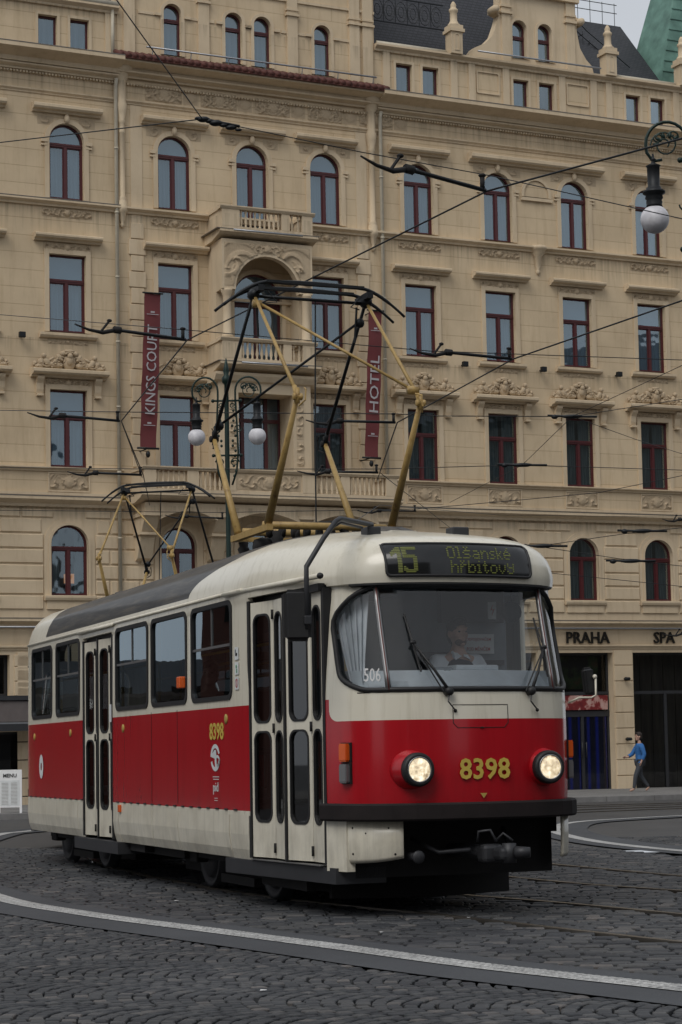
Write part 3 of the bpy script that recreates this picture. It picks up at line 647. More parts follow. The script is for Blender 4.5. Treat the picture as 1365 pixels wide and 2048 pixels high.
for i, u in enumerate(BAYS):
    C = u == -2.73
    # floor 4
    surround(tr, u, 1.04, 16.2 if not C else 15.8, 18.42, 1, .14, .05)
    for s in (-1, 1): tr.box(u+s*.67-.09, u+s*.67+.09, -.075, 0, 17.82, 17.92); tr.box(u+s*.67-.09, u+s*.67+.09, -.06, 0, 17.72, 17.77)
    if i not in (6, 7): hood(tr, u-1.03, u+1.03, 18.68, 18.90, .28)
    for s in (-1, 1): relief(rl, u+s*.62-.24, u+s*.62+.24, 18.34, 18.62, .05, nodes=1, seed=i, sym=False)
    tr.ell((u, -.07, 18.55), (.09, .08, .14))
    if not C: relief(rl, u-.75, u+.75, 15.66, 15.92, .07, nodes=4, seed=3)
    # floor 3
    if not C:
        surround(tr, u, 1.1, 12.32, 14.58, 0, .14, .05); hood(tr, u-1.0, u+1.0, 14.93, 15.12, .28)
        relief(rl, u-.72, u+.72, 14.64, 14.92, .07, nodes=3, seed=5)
        tr.profile([(-.02, 12.12), (.10, 12.14), (.15, 12.2), (.15, 12.28), (-.02, 12.3)], u-.85, u+.85); relief(rl, u-.6, u+.6, 11.97, 12.12, .04, nodes=4, seed=6)
        # floor 2
        surround(tr, u, 1.1, 8.43, 10.66, 0, .14, .05); hood(tr, u-1.12, u+1.12, 10.98, 11.2, .38)
        relief(rl, u-.66, u+.66, 10.74, 10.98, .07, nodes=4, seed=7)
        for s in (-1, 1):
            tr.profile([(-.02, 10.5), (.06, 10.5), (.10, 10.62), (.12, 10.8), (.22, 10.92), (.24, 10.99), (-.02, 10.99)], u+s*.86-.10, u+s*.86+.10)
            tr.profile([(-.02, 10.44), (.16, 10.44), (.16, 10.5), (-.02, 10.5)], u+s*.86-.09, u+s*.86+.09)
        put_fig(u, 11.2, -.05)
    if u < -7 or u > 2: relief(rl, u-.57, u+.57, 7.78, 8.24, .05, nodes=2, seed=9); tr.ring([(u-.62, 7.72), (u+.62, 7.72), (u+.62, 8.28), (u-.62, 8.28)], [(u-.58, 7.76), (u+.58, 7.76), (u+.58, 8.24), (u-.58, 8.24)], (0, 0, 0), (1, 0, 0), (0, 0, 1), (0, -.03, 0))
    # mezzanine
    surround(tr, u, 1.1, 4.76, 6.78, 1, .20, .03); surround(tr, u, 1.1, 4.76, 6.78, 1, .07, .06)
    tr.profile([(-.02, 4.62), (.10, 4.63), (.13, 4.70), (.13, 4.76), (-.02, 4.78)], u-.75, u+.75); tr.box(u-.68, u+.68, -.05, 0, 4.38, 4.62)
# joined hood over the paired arches
hood(tr, 5.75-1.05, 8.60+1.05, 18.68, 18.92, .30)
surround(tr, 7.17, .9, 17.75, 18.3, 1, .10, .05); tr.box(6.6, 7.75, -.08, 0, 17.62, 17.72)
tr.lathe([(.02, 15.22), (.06, 15.27), (.08, 15.34), (.05, 15.40), (.11, 15.5), (.13, 15.8), (.22, 15.9), (.24, 16.0), (.30, 16.04), (.30, 16.14)], (7.17, -.02, 0), 12)
for u in (6.71, 7.67, 2.48, 3.42, 11.0, 11.97, -9.06, -8.1): surround(tr, u, .57, 20.5, 21.57, 0, .08, .035)
for u in (4.25, 4.9, 6.15, 8.25, 9.45, 10.05, 12.7, 1.85, -7.2): tr.box(u-.12, u+.12, -.06, 0, 20.42, 21.86)
for u in (5.5, 8.85): tr.ring(rrect(u-.42, u+.42, 20.95, 21.68, .04, 2), rrect(u-.38, u+.38, 20.99, 21.64, .04, 2), (0, 0, 0), (1, 0, 0), (0, 0, 1), (0, -.04, 0))
# centre upper storey
for u in (-5.23, -3.27, -2.33, -.33):
    surround(tr, u, .56, 20.85, 22.42, 1, .10, .04, -.02)
    for s in (-1, 1): tr.box(u+s*.47-.10, u+s*.47+.10, -.09, 0, 22.0, 22.08)
for a, b in ((-6.3, -5.75), (-4.7, -3.9), (-1.7, -.85), (.2, .8)): tr.box(a, b, -.05, 0, 22.0, 22.09)
for u in (-6.6, -4.25, -1.35, .75, 1.2): tr.box(u-.17, u+.17, -.10, 0, 20.5, 25.1); tr.box(u-.22, u+.22, -.15, 0, 22.55, 22.62); tr.box(u-.20, u+.20, -.13, 0, 22.72, 22.78)
tr.box(UL, UR, -.07, 0, 23.0, 23.08)
# half-round corner shafts and quoins
for u in (-6.86, 1.27):
    tr.lathe([(.02, 15.50), (.05, 15.54), (.07, 15.60), (.045, 15.66), (.08, 15.74), (.12, 15.95), (.17, 16.0), (.17, 16.12), (.15, 16.16), (.15, 16.28), (.12, 16.33), (.14, 16.38), (.095, 16.42), (.095, 18.3), (.12, 18.33), (.095, 18.38), (.095, 18.6), (.13, 18.66), (.10, 18.72), (.15, 18.95), (.17, 19.18), (.14, 19.22), (.14, 19.85), (.20, 19.95), (.24, 20.1), (.36, 20.18), (.40, 20.4)], (u, -.05, 0), 14)
for u in (-6.4, .92):
    k = 0
    for z in np.arange(8.5, 15.6, .48): w_ = .26 if k % 2 else .20; tr.bbox(u-w_, u+w_, -.05, .02, z+.012, z+.468, .015); k += 1
    tr.box(u-.18, u+.18, -.02, 0, 15.6, 19.2)
tr.build('moulding', 'trim', hotel)
# frieze of the centre block
for u in np.arange(-6.1, 1., 1.75): relief(rl, u, u+1.15, 19.4, 19.9, .06, nodes=7, seed=int(u*7) % 50); relief(rl, u+1.2, u+1.65, 19.42, 19.85, .03, nodes=1, seed=4)
# windows
def arch_inner(w_, h, t_, arch): return opening(0, w_-2*t_, t_, h-t_, arch)
def make_window(name, w_, h, arch, zt, curtain, red=True, split=True, lower=True):
    f = MB(); f.ring(opening(0, w_, 0, h, arch), arch_inner(w_, h, .055, arch), (0, .13, 0), (1, 0, 0), (0, 0, 1), (0, .07, 0))
    if zt: f.box(-w_/2+.03, w_/2-.03, .105, .19, zt-.05, zt+.06); f.box(-w_/2+.03, w_/2-.03, .09, .19, zt+.0, zt+.035)
    if split: f.box(-.045, .045, .11, .19, .03, zt or h-.03)
    if lower:
        for s in (-1, 1): f.ring([(s*.045 if s > 0 else -w_/2+.05, .05), (w_/2-.05 if s > 0 else -.045, .05), (w_/2-.05 if s > 0 else -.045, zt-.05), (s*.045 if s > 0 else -w_/2+.05, zt-.05)], [((.045+.03) if s > 0 else -w_/2+.08, .08), (w_/2-.08 if s > 0 else -.075, .08), (w_/2-.08 if s > 0 else -.075, zt-.08), (.075 if s > 0 else -w_/2+.08, zt-.08)], (0, .14, 0), (1, 0, 0), (0, 0, 1), (0, .04, 0))
    o = f.build(name, 'winred', hotel)
    p = MB(); pl = arch_inner(w_, h, .04, arch); tri = tessellate_polygon([[Vector((a, b, 0)) for a, b in pl]]); p.add([(a, .165, b) for a, b in pl], [tuple(t_) for t_ in tri], False); p.build('pane', 'glass', o)
    if curtain:
        c = MB(); nx = 40
        def cloth(x0, x1, z0, z1, ph):
            n = max(6, int((x1-x0)/.02)); vs = []
            for j, z in enumerate((z0, z1)):
                for i in range(n+1):
                    x = x0+(x1-x0)*i/n; vs.append((x, .30+.022*math.sin(x*38+ph)+.008*math.sin(x*91+ph*2), z))
            c.add(vs, [(i, i+1, n+2+i, n+1+i) for i in range(n)], True)
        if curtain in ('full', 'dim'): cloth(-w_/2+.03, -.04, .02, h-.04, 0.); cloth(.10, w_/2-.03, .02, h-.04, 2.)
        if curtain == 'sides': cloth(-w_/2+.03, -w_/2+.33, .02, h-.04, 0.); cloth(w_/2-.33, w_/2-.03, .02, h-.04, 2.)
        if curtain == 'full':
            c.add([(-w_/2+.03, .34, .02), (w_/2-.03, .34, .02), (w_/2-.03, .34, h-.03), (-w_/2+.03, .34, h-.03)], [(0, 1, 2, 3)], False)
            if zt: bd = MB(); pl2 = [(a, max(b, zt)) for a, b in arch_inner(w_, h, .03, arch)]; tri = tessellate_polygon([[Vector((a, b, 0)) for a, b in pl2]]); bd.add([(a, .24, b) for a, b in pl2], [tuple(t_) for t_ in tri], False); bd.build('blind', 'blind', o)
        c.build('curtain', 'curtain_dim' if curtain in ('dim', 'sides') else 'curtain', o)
    return o
_used = {}
def put_window(key, u, z, *args):
    if key not in _used: o = make_window('window', *args); _used[key] = (o, [k for k in bpy.data.objects if k.parent == o])
    else:
        src, kids = _used[key]; o = src.copy(); COL.objects.link(o); o.parent = hotel
        for kd in kids: c = kd.copy(); COL.objects.link(c); c.parent = o
    o.location = (u, 0, z); return o
for i, u in enumerate(BAYS):
    if u != -2.73:
        put_window('a4', u, 16.2, 1.04, 2.22, 1, 1.60, 'full'); put_window('r3', u, 12.32, 1.1, 2.26, 0, 1.50, 'full')
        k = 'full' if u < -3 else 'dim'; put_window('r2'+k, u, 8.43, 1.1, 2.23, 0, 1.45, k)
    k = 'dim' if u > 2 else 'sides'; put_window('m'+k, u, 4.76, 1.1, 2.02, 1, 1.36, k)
put_window('d4', -2.73, 15.8, 1.02, 2.62, 1, 2.0, 'full'); put_window('d3', -2.6, 11.8, 1.55, 2.7, 1, 1.75, 'full')
o = put_window('t2', -2.73, 8.43, 1.7, 2.37, 0, 1.62, 'full', True, False, False)
f = MB()
for x in (-.38, .38): f.box(x-.05, x+.05, .105, .19, .03, 2.34)
f.build('mullion', 'winred', o)
for u in (2.48, 3.42, 6.71, 11.0, 11.97, -9.06, -8.1): put_window('att', u, 20.5, .57, 1.07, 0, 0, 'full', True, False, False)
put_window('att0', 7.67, 20.5, .57, 1.07, 0, 0, None, True, False, False)
for u in (-5.23, -3.27, -2.33, -.33): put_window('c6', u, 20.85, .56, 1.57, 1, 1.08, 'full', True, False, False)
bk = MB(); bk.box(U0_+.1, U1_-.1, .75, .8, 3.4, 22.); bk.box(UL+.1, UR-.1, .75, .8, 22, 25); bk.box(U0_+.1, U1_-.1, 2.2, 2.25, -1.5, 3.3)  # black backing sheets put the darkness of unlit rooms into colour
bk.box(U0_+.1, U1_-.1, .5, 2.2, 3.28, 3.3)
bk.build('dark_backing', 'dark', hotel)
# roofs
rf = MB()
def slab(u0, u1, pts): n = len(pts); rf.add([(u, y, z) for u in (u0, u1) for y, z in pts], [(i, i+1, n+i+1, n+i) for i in range(n-1)]+[tuple(range(n)), tuple(range(n, 2*n))], False)
slab(U0_, UL, [(.25, 22.0), (2.2, 25.4), (6, 26)]); slab(UR, 9., [(.3, 22.0), (.9, 22.9), (3.0, 26.2), (7, 26.5)]); slab(9., 12.6, [(.3, 22.0), (3.0, 25.1), (7, 25.15)])
rf.build('roof', 'slate', hotel)
cp = MB(); b = [(12.45, .5), (U1_, .5), (U1_, 3), (12.45, 3)]; tp = [(14.0, 1.2), (16, 1.2), (16, 2.4), (14.0, 2.4)]
cp.add([(x, y, 22.) for x, y in b]+[(x, y, 27.5) for x, y in tp], [(0, 1, 5, 4), (1, 2, 6, 5), (2, 3, 7, 6), (3, 0, 4, 7), (4, 5, 6, 7)], False)
for k in range(14):
    t_ = k/14; z = 22+5.5*t_; x = 12.45+1.55*t_; y = .5+.7*t_; cp.box(x-.02, U1_, y-.03, y+.02, z, z+.03)
cp.build('tower_roof', 'copper', hotel)
ga = MB()
gable = [(4.75, 22.05), (9.5, 22.05), (9.42, 22.35), (9.2, 22.55), (8.98, 22.9), (8.88, 23.4), (8.86, 23.62), (9.0, 23.7), (9.0, 23.85), (8.83, 23.95), (8.83, 24.6), (5.95, 24.6), (5.95, 23.95), (5.72, 23.85), (5.72, 23.68), (5.95, 23.6), (5.86, 23.3), (5.7, 22.9), (5.4, 22.6), (5.0, 22.4)]
loops = [[Vector((p[0], p[1], 0)) for p in gable]]+[[Vector((p[0], p[1], 0)) for p in reversed(opening(u, .54, 22.26, 23.52, 1))] for u in (6.68, 7.63)]
tri = tessellate_polygon(loops); allv = sum(loops, [])
ga.add([(p.x, -.04, p.y) for p in allv], [tuple(t_) for t_ in tri], False)
for lp in loops: n = len(lp); ga.add([(p.x, -.04, p.y) for p in lp]+[(p.x, .3, p.y) for p in lp], [(k, (k+1) % n, n+(k+1) % n, n+k) for k in range(n)], False)
for u in (6.68, 7.63): surround(ga, u, .54, 22.26, 23.52, 1, .09, .04, -.04); ga.box(u-.42, u+.42, -.09, -.04, 23.12, 23.19) if False else None
for u in (6.18, 8.6): ga.box(u-.16, u+.16, -.10, -.04, 22.1, 24.5); ga.box(u-.22, u+.22, -.16, -.04, 23.66, 23.74); ga.box(u-.20, u+.20, -.14, -.04, 23.88, 23.95)
ga.box(5.9, 8.9, -.2, -.04, 24.35, 24.5)
for s, ux in ((-1, 5.78), (1, 8.98)): ga.lathe([(.10, -.22), (.13, -.1), (.13, .2)], (ux, 0, 23.76), 12, 'y')
ga.build('gable', 'trim', hotel)
for u in (6.68, 7.63): put_window('g6', u, 22.26, .54, 1.26, 1, .72, 'full', True, False, False)
pn = MB()
for u in (4.25, 10.02, 12.95):
    pn.box(u-.20, u+.20, -.30, .10, 22.05, 22.75)
    for y0, y1 in ((-.36, .16),): pn.box(u-.26, u+.26, y0, y1, 22.75, 22.85); pn.box(u-.22, u+.22, y0+.04, y1-.04, 22.85, 22.98)
    pn.lathe([(.23, 22.98), (.19, 23.04), (.15, 23.06), (.15, 23.10), (.12, 23.14), (.12, 23.42), (.15, 23.46), (.15, 23.52), (.11, 23.55), (.09, 23.60), (.10, 23.66), (.06, 23.74), (.03, 23.78)], (u, -.10, 0), 4+4)
    pn.ring(opening(u, .18, 22.15, 22.7, 1), opening(u, .12, 22.18, 22.67, 1), (0, -.30, 0), (1, 0, 0), (0, 0, 1), (0, -.02, 0))
pn.build('pinnacle', 'trim', hotel)
pp = MB(); pp.tube([(UR+.1, .0, 22.12), (4.0, .0, 22.12)], .09, 6); pp.tube([(10.3, 0, 22.12), (12.7, 0, 22.12)], .09, 6); pp.tube([(U0_, -.15, 22.12), (UL, -.15, 22.12)], .09, 6); pp.build('gutter', 'pipe', hotel)
ir = MB()
for z in (22.95, 23.75, 24.1): ir.box(UR+.1, 4.1, .28, .32, z, z+.03)
for u in np.arange(1.75, 4.1, .42):
    ir.box(u-.21, u-.195, .29, .31, 22.95, 23.75)
    for r in (.19, .10): ir.tube([(u+r*math.cos(a), .30, 23.35+r*1.7*math.sin(a)) for a in np.linspace(0, 2*math.pi, 17)[:-1]], .012, 4, False, True)
for z in (25.5, 25.8): ir.tube([(9.3, 2.9, z), (12.4, 2.9, z)], .015, 4)
for u in np.arange(9.3, 12.4, .5): ir.tube([(u, 2.9, 25.05), (u, 2.9, 25.85)], .013, 4)
for k in range(2): ir.tube([(9.2, 1.9+k*.4, 25.4), (10.3, 1.6+k*.4, 24.2), (11.6, 1.0+k*.4, 22.9)], .02, 4)
for k in range(9): u = 9.3+k*.26; z = 25.3-k*.28; ir.tube([(u, 1.9, z), (u, 2.3, z)], .015, 4); ir.tube([(u, 1.9, z-.35), (u, 1.9, z+.1)], .012, 4)
ir.build('roof_railing', 'iron', hotel)
dp = MB()
for u, zt in ((-7.05, 19.7), (1.56, 19.7)):
    dp.tube([(u, -.12, 3.9), (u, -.12, zt), (u, -.2, zt+.2)], .06, 8)
    for z in np.arange(4.5, zt, 1.9): dp.tube([(u, -.12, z), (u, -.12, z+.05)], .075, 8)
dp.tube([(-7.12, -.1, 20.5), (-7.12, -.1, 22.0)], .055, 8)
dp.build('downpipe', 'pipe', hotel)
# balconies and oriel
def balustrade(mb, u0, u1, z0, z1, y, n=None):
    n = n or max(2, int((u1-u0)/.145)); pr = [(.04, 0), (.04, .08), (.025, .12), (.055, .33), (.03, .6), (.022, .75), (.04, .9), (.04, 1)]
    for k in range(n): u = u0+(u1-u0)*(k+.5)/n; mb.lathe([(r, z0+(z1-z0)*h) for r, h in pr], (u, y, 0), 8)
bl = MB(); br_ = None
def balcony(u0, u1, zs, zt, out, posts, relief_secs=()):
    # slab, dado, parapet with balusters, coping; returns to the wall at both ends
    bl.profile([(-.02, zs-.24), (out*.55, zs-.22), (out+.02, zs-.10), (out+.14, zs-.04), (out+.14, zs+.03), (-.02, zs+.03)], u0-.12, u1+.12)
    d = .16
    bl.box(u0, u1, -out, -out+d, zs+.03, zs+.16)
    bl.profile([(out-d-.03, zt-.10), (out+.02, zt-.10), (out+.07, zt-.03), (out+.07, zt), (out-d-.03, zt)], u0-.07, u1+.07)
    for x in (u0, u1-d):
        bl.box(x, x+d, -out+d, 0, zs+.03, zt-.10); bl.box(x-.04, x+d+.04, -out+d-.02, 0, zt-.10, zt)
    for a, b in posts: bl.box(a, b, -out-.005, -out+d, zs+.16, zt-.10)
    edges = sorted([u0]+[e for p in posts for e in p]+[u1])
    for i in range(0, len(edges)-1):
        a, b = edges[i], edges[i+1]
        if any(abs(a-p[0]) < 1e-6 and abs(b-p[1]) < 1e-6 for p in posts) or b-a < .1: continue
        if any(r0 <= (a+b)/2 <= r1 for r0, r1 in relief_secs):
            bl.box(a, b, -out+.03, -out+d, zs+.16, zt-.10); relief(br_, a+.05, b-.05, zs+.2, zt-.14, .05, -out+.03, 3, int(a*10) % 40)
        else: balustrade(bl, a, b, zs+.16, zt-.10, -out+.08)
balcony(-4.18, -1.28, 15.42, 16.18, 1.15, [(-4.18, -3.62), (-2.28, -2.02), (-.0+-1.62, -1.28)])
balcony(-4.22, -1.26, 11.52, 12.28, 1.15, [(-4.22, -3.62), (-2.28, -2.02), (-1.66, -1.26)])
balcony(-6.66, 1.38, 7.62, 8.42, 1.15, [(-6.66, -6.3), (-5.35, -5.0), (-4.25, -3.85), (-1.75, -1.35), (-.5, -.2), (1.0, 1.38)], [(-5.9+.1, -5.0), (-3.85, -1.75)])
# loggia arch at floor 3
ol, orr, oy = -4.18, -1.30, -1.12
lm = MB()
arc = [(-2.74+1.02*math.cos(a), 13.72+1.04*math.sin(a)) for a in np.linspace(math.pi, 0, 22)]
def arch_panel(mb, outer, hole, y, dep):
    a = [Vector((p[0], p[1], 0)) for p in outer]; tri = tessellate_polygon([a]); n = len(a)
    mb.add([(p.x, y, p.y) for p in a]+[(p.x, y+dep, p.y) for p in a], [tuple(t_) for t_ in tri]+[tuple(i+n for i in t_[::-1]) for t_ in tri]+[(i, (i+1) % n, n+(i+1) % n, n+i) for i in range(n)], False)
arch_panel(lm, [(ol, 13.72)]+arc+[(orr, 13.72), (orr, 15.2), (ol, 15.2)], None, oy, .24)
for u, s in ((ol+.12, 1), (orr-.12, -1)):
    lm.lathe([(.17, 12.28), (.17, 12.36), (.13, 12.42), (.125, 13.0), (.115, 13.5), (.13, 13.54), (.17, 13.66), (.18, 13.72)], (u+s*.06, oy+.13, 0), 14)
    lm.box(u-.12, u+.12, oy+.5, 0, 12.28, 15.2); lm.box(u-.12, u+.12, oy+.24, oy+.5, 13.7, 15.2)
lm.box(ol+.06, orr-.06, oy+.1, 0, 14.98, 15.2)
lm.box(ol+.24, orr-.24, -.10, -.02, 13.6, 13.68)
surround(lm, -2.6, 1.55, 11.8, 14.5, 1, .12, .05)
# bay at floor 2
for a, b in ((-4.25, -3.62), (-1.88, -1.3)): lm.box(a, b, -.85, 0, 8.42, 11.15)
lm.box(-3.62, -1.88, -.85, 0, 10.72, 11.15); lm.box(-3.62, -1.88, -.4, 0, 8.36, 8.46)
lm.profile([(.8, 11.0), (.95, 11.05), (1.05, 11.2), (1.05, 11.28), (.0, 11.28), (.0, 11.0)], -4.4, -1.15)
lm.build('loggia', 'trim', hotel)
relief(br_, -4.12, -3.05, 13.8, 15.1, .06, oy, 2, 21, False, (-2.74, 13.72, 1.10)); relief(br_, -2.43, -1.36, 13.8, 15.1, .06, oy, 2, 22, False, (-2.74, 13.72, 1.10)); relief(br_, -3.35, -2.12, 14.82, 15.12, .05, oy, 3, 23)
for a in (-3.8, -1.66):
    for z in np.arange(8.6, 10.6, .4): relief(br_, a-.12, a+.12, z, z+.36, .05, -.85, 1, int(z*10) % 30, False)
# corbels and shallow arches carrying the long balcony
for u in (-6.35, -4.15, -1.55, 1.05):
    bl.profile([(-.02, 5.75), (.25, 5.85), (.42, 6.2), (.5, 6.4), (.5, 6.55), (.62, 6.6), (.85, 6.9), (.95, 7.05), (.95, 7.4), (-.02, 7.4)], u-.22, u+.22)
    bl.box(u-.27, u+.27, -.66, 0, 6.5, 6.58); bl.box(u-.27, u+.27, -1.0, 0, 7.02, 7.12)
for a, b in ((-6.13, -4.37), (-3.93, -1.77), (-1.33, .83)):
    arcp = [(a+(b-a)*k/12, 6.92+.26*math.sin(math.pi*k/12)) for k in range(13)]
    arch_panel(bl, arcp+[(b, 7.4), (a, 7.4)], None, -.98, .98)
    bl.add([], [])
bl.build('balcony', 'trim', hotel)
bs = MB(); bs.tube([(-3.9, -1.36, 15.42), (-1.7, -1.36, 15.42)], .03, 6); bs.tube([(-3.7, -1.36, 11.52), (-1.6, -1.36, 11.52)], .03, 6); bs.build('strip_light', 'silver', hotel)
fl = MB(); fl.box(-4.4, -1.1, -1.3, 0, 15.453, 15.47); fl.box(-4.4, -1.1, -1.3, 0, 11.553, 11.57); fl.box(-6.8, 1.5, -1.3, 0, 7.653, 7.67); fl.build('balcony_flashing', 'lead', hotel)
# shop fronts
sf = MB()
def frame(mb, u0, u1, z0, z1, y, t_=.07, d=.08): mb.ring([(u0, z0), (u1, z0), (u1, z1), (u0, z1)], [(u0+t_, z0+t_), (u1-t_, z0+t_), (u1-t_, z1-t_), (u0+t_, z1-t_)], (0, y, 0), (1, 0, 0), (0, 0, 1), (0, d, 0))
gl = MB()
for a, b, z0, z1 in GO:
    frame(sf, a, b, z0, z1, .30); gl.add([(a, .34, z0), (b, .34, z0), (b, .34, z1), (a, .34, z1)], [(0, 1, 2, 3)], False)
    if z1 > 3 and z0 < 0:
        sf.box(a, b, .29, .37, 1.76, 1.86); n = 2 if b-a < 3 else 3
        for k in range(1, n): x = a+(b-a)*k/n; sf.box(x-.05, x+.05, .29, .38, z0, 1.76)
sf.box(7.55, 9.6, .28, .37, 1.06, 1.24)
for x in (8.50, 8.66): sf.tube([(x, .22, -.25), (x, .22, .25)], .018, 6); sf.tube([(x, .22, .2), (x, .30, .2)], .01, 4); sf.tube([(x, .22, -.2), (x, .30, -.2)], .01, 4)
sf.build('shopfront_frame', 'darkgrey', hotel); gl.build('shop_window', 'shopglass', hotel)
t = NT('blue_lit_curtain'); wv = t.n('ShaderNodeTexWave', Vector=t.coord('Object', (1, 1, .05)), Scale=.9, Distortion=3.5)  # blue light behind the door is put into this sheet as banded emission
b = t.bsdf((.010, .014, .035), .9); e = t.ramp(wv.outputs[0], [(.55, (.0005, .001, .006)), (.97, (.003, .008, .12))]); t.setin(b, 'Emission Color', e); b.inputs['Emission Strength'].default_value = .5; M['bluecur'] = t.m
bc = MB(); bc.add([(7.6, .42, -1.4), (9.55, .42, -1.4), (9.55, .42, 1.05), (7.6, .42, 1.05)], [(0, 1, 2, 3)]); bc.build('blue_glow_curtain', 'bluecur', hotel)
t = NT('shop_poster'); co = t.coord(); v = t.noise(t.coord('Object', (1, 1, .8)), 3.3, 3)
t.bsdf(t.ramp(v, [(.40, (.13, .012, .015)), (.52, (.20, .02, .02)), (.56, (.42, .22, .19)), (.70, (.55, .38, .34))]), .5); M['poster'] = t.m
po = MB(); po.box(7.65, 9.5, .22, .28, 1.28, 1.74); po.build('poster', 'poster', hotel)
t = NT('plant_picture'); v = t.noise(t.coord(), 1.6, 4)  # dark print with green and brown blotches
b = t.bsdf((.02, .02, .02), .8); t.setin(b, 'Base Color', t.ramp(v, [(.45, (.008, .008, .008)), (.58, (.03, .06, .015)), (.72, (.09, .04, .02))])); M['pic'] = t.m
po = MB(); po.box(7.75, 9.4, .6, .63, 1.95, 3.0); po.build('wall_picture', 'pic', hotel)
t = NT('wood_panelling'); v = t.noise(t.coord('Object', (3, 3, .3)), 2, 4); t.bsdf(t.ramp(v, [(.3, (.02, .017, .014)), (.7, (.075, .062, .045))]), .6); M['panelling'] = t.m
po = MB()
for k in range(9): po.box(10.5+k*.46, 10.93+k*.46, 1.2, 1.25, -1.4, 3.2)
po.build('panelling', 'panelling', hotel)
# letters on the lintel
sign = empty('hotel_sign', FM); tag(sign, 'dark capital letters PRAHA and SPA fixed on the cream lintel over the shops', 'sign')
text_mesh('PRAHA', 1.62, .37, (8.66, -.03, 3.58), (1, 0, 0), (0, 0, 1), 'bronze', 'lettering', sign, .05, .012); text_mesh('SPA', .82, .37, (11.57, -.03, 3.58), (1, 0, 0), (0, 0, 1), 'bronze', 'lettering', sign, .05, .012)
# grey canopy at the left
aw = empty('shop_canopy', FM); tag(aw, 'grey brown box canopy over the shop entrance left of the tram rear', 'canopy')
a = MB(); a.bbox(-14., -9.4, -.9, -.02, 1.22, 1.80, .02); a.build('fascia', 'fascia', aw)
a = MB(); a.box(-14., -9.36, -.95, -.02, 1.82, 1.95); a.box(-14, -9.38, -.93, -.02, .98, 1.17); a.build('frame', 'darkgrey', aw); a = MB(); a.box(-14, -9.4, -.925, -.85, 1.175, 1.215); a.build('trim_strip', 'silver', aw)
# banners
def banner(ut, ub, w_, text, zt0, zt1, hh, label):
    r = empty('banner', FM @ Matrix.Translation((ub+w_/2, -.75, 9.0))); tag(r, label, 'banner', 'hanging hotel banners')
    H_ = 4.47; dx = ut-ub; m = MB(); nz_ = 24; vs = []
    for j in range(nz_+1):
        z = H_*j/nz_; y = .025*math.sin(j*.9)
        for x in (-w_/2, -w_/6, w_/6, w_/2): vs.append((x+dx*j/nz_, y+.02*math.sin(x*5+j*.3), z))
    m.add(vs, [(j*4+i, j*4+i+1, j*4+5+i, j*4+4+i) for j in range(nz_) for i in range(3)], True); fl_ = m.build('fabric', 'banner', r, recalc=False)
    ux = Vector((dx, 0, H_)).normalized(); uy = Vector((-ux.z, 0, ux.x)); zc = (zt0+zt1)/2-9.0
    text_mesh(text, zt1-zt0, hh, (dx*zc/H_, -.06, zc), ux, uy, 'bannertext', 'lettering', r, .004, .004)
    s = MB()
    for z in (.62, 3.85): s.box(-w_*.36+dx*z/H_, w_*.36+dx*z/H_, -.055, -.05, z, z+.018); s.box(-w_*.12+dx*z/H_, w_*.12+dx*z/H_, -.055, -.05, z+.05, z+.10)
    s.build('emblem_line', 'bannertext', r)
    b_ = MB()
    b_.tube([(-w_/2-.06+dx, 0, H_+.02), (w_/2+.06+dx, 0, H_+.02)], .025, 6); b_.tube([(-w_/2-.08, 0, -.03), (w_/2+.08, 0, -.03)], .03, 6)
    b_.tube([(dx, 0, H_+.02), (dx, .75, H_+.02)], .02, 6); b_.tube([(0, 0, -.03), (0, .75, -.03)], .02, 6); b_.ell((0, .02, -.2), (.07, .07, .1)); b_.build('bracket', 'iron', r)
    return r
banner(-6.45, -6.64, .50, 'KINGS COURT', 9.95, 12.55, .30, 'wine red vertical banner reading KINGS COURT hung on the facade left of the loggia')
banner(.73, .50, .46, 'HOTEL', 10.35, 12.1, .30, 'wine red vertical banner reading HOTEL hung right of the loggia behind the pantograph')
# floodlights
def flood(u, label):
    r = empty('floodlight', FM @ Matrix.Translation((u, 0, 12.12))); tag(r, label, 'floodlight', 'small black floodlights on the facade')
    a = MB(); a.bbox(-.09, .09, -.30, -.16, -.07, .09, .015); a.build('housing', 'iron', r); a = MB(); a.box(-.02, .02, -.16, .0, -.02, .02); a.build('bracket', 'iron', r)
flood(-9.93, 'small black floodlight near the left edge, left of the first full window column')
flood(4.31, 'small black floodlight just right of the first window column past the HOTEL banner')
flood(7.16, 'small black floodlight on the cream wall, middle one of the three at the right')
flood(10.01, 'small black floodlight on the cream wall, rightmost of the three at the right')
def spot(z, label):
    r = empty('wall_spotlight', FM @ Matrix.Translation((9.98, -.04, z))); tag(r, label, 'wall lamp', 'spotlights on the pier')
    a = MB(); a.lathe([(.03, .14), (.05, .12), (.06, -.04), (.05, -.06)], (0, -.14, 0), 10, 'x'); a.build('housing', 'iron', r); a = MB(); a.box(-.015, .015, -.12, 0, -.02, .02); a.build('arm', 'iron', r)
spot(2.25, 'small black spotlight high on the cream pier beside the blue lit shop door'); spot(.32, 'small black spotlight low on the cream pier beside the blue lit shop door')
# table lamp glowing in the mezzanine window
tl = empty('table_lamp', FM @ Matrix.Translation((-8.35, .5, 4.8))); tag(tl, 'small table lamp with glowing orange shade inside the arched window at the left', 'lamp')
a = MB(); a.box(-.15, .15, -.12, .12, .36, .62); a.build('lamp_shade', 'shade', tl); a = MB(); a.lathe([(.09, 0), (.09, .02), (.02, .05), (.02, .36)], (0, 0, 0), 8); a.build('base', 'iron', tl)
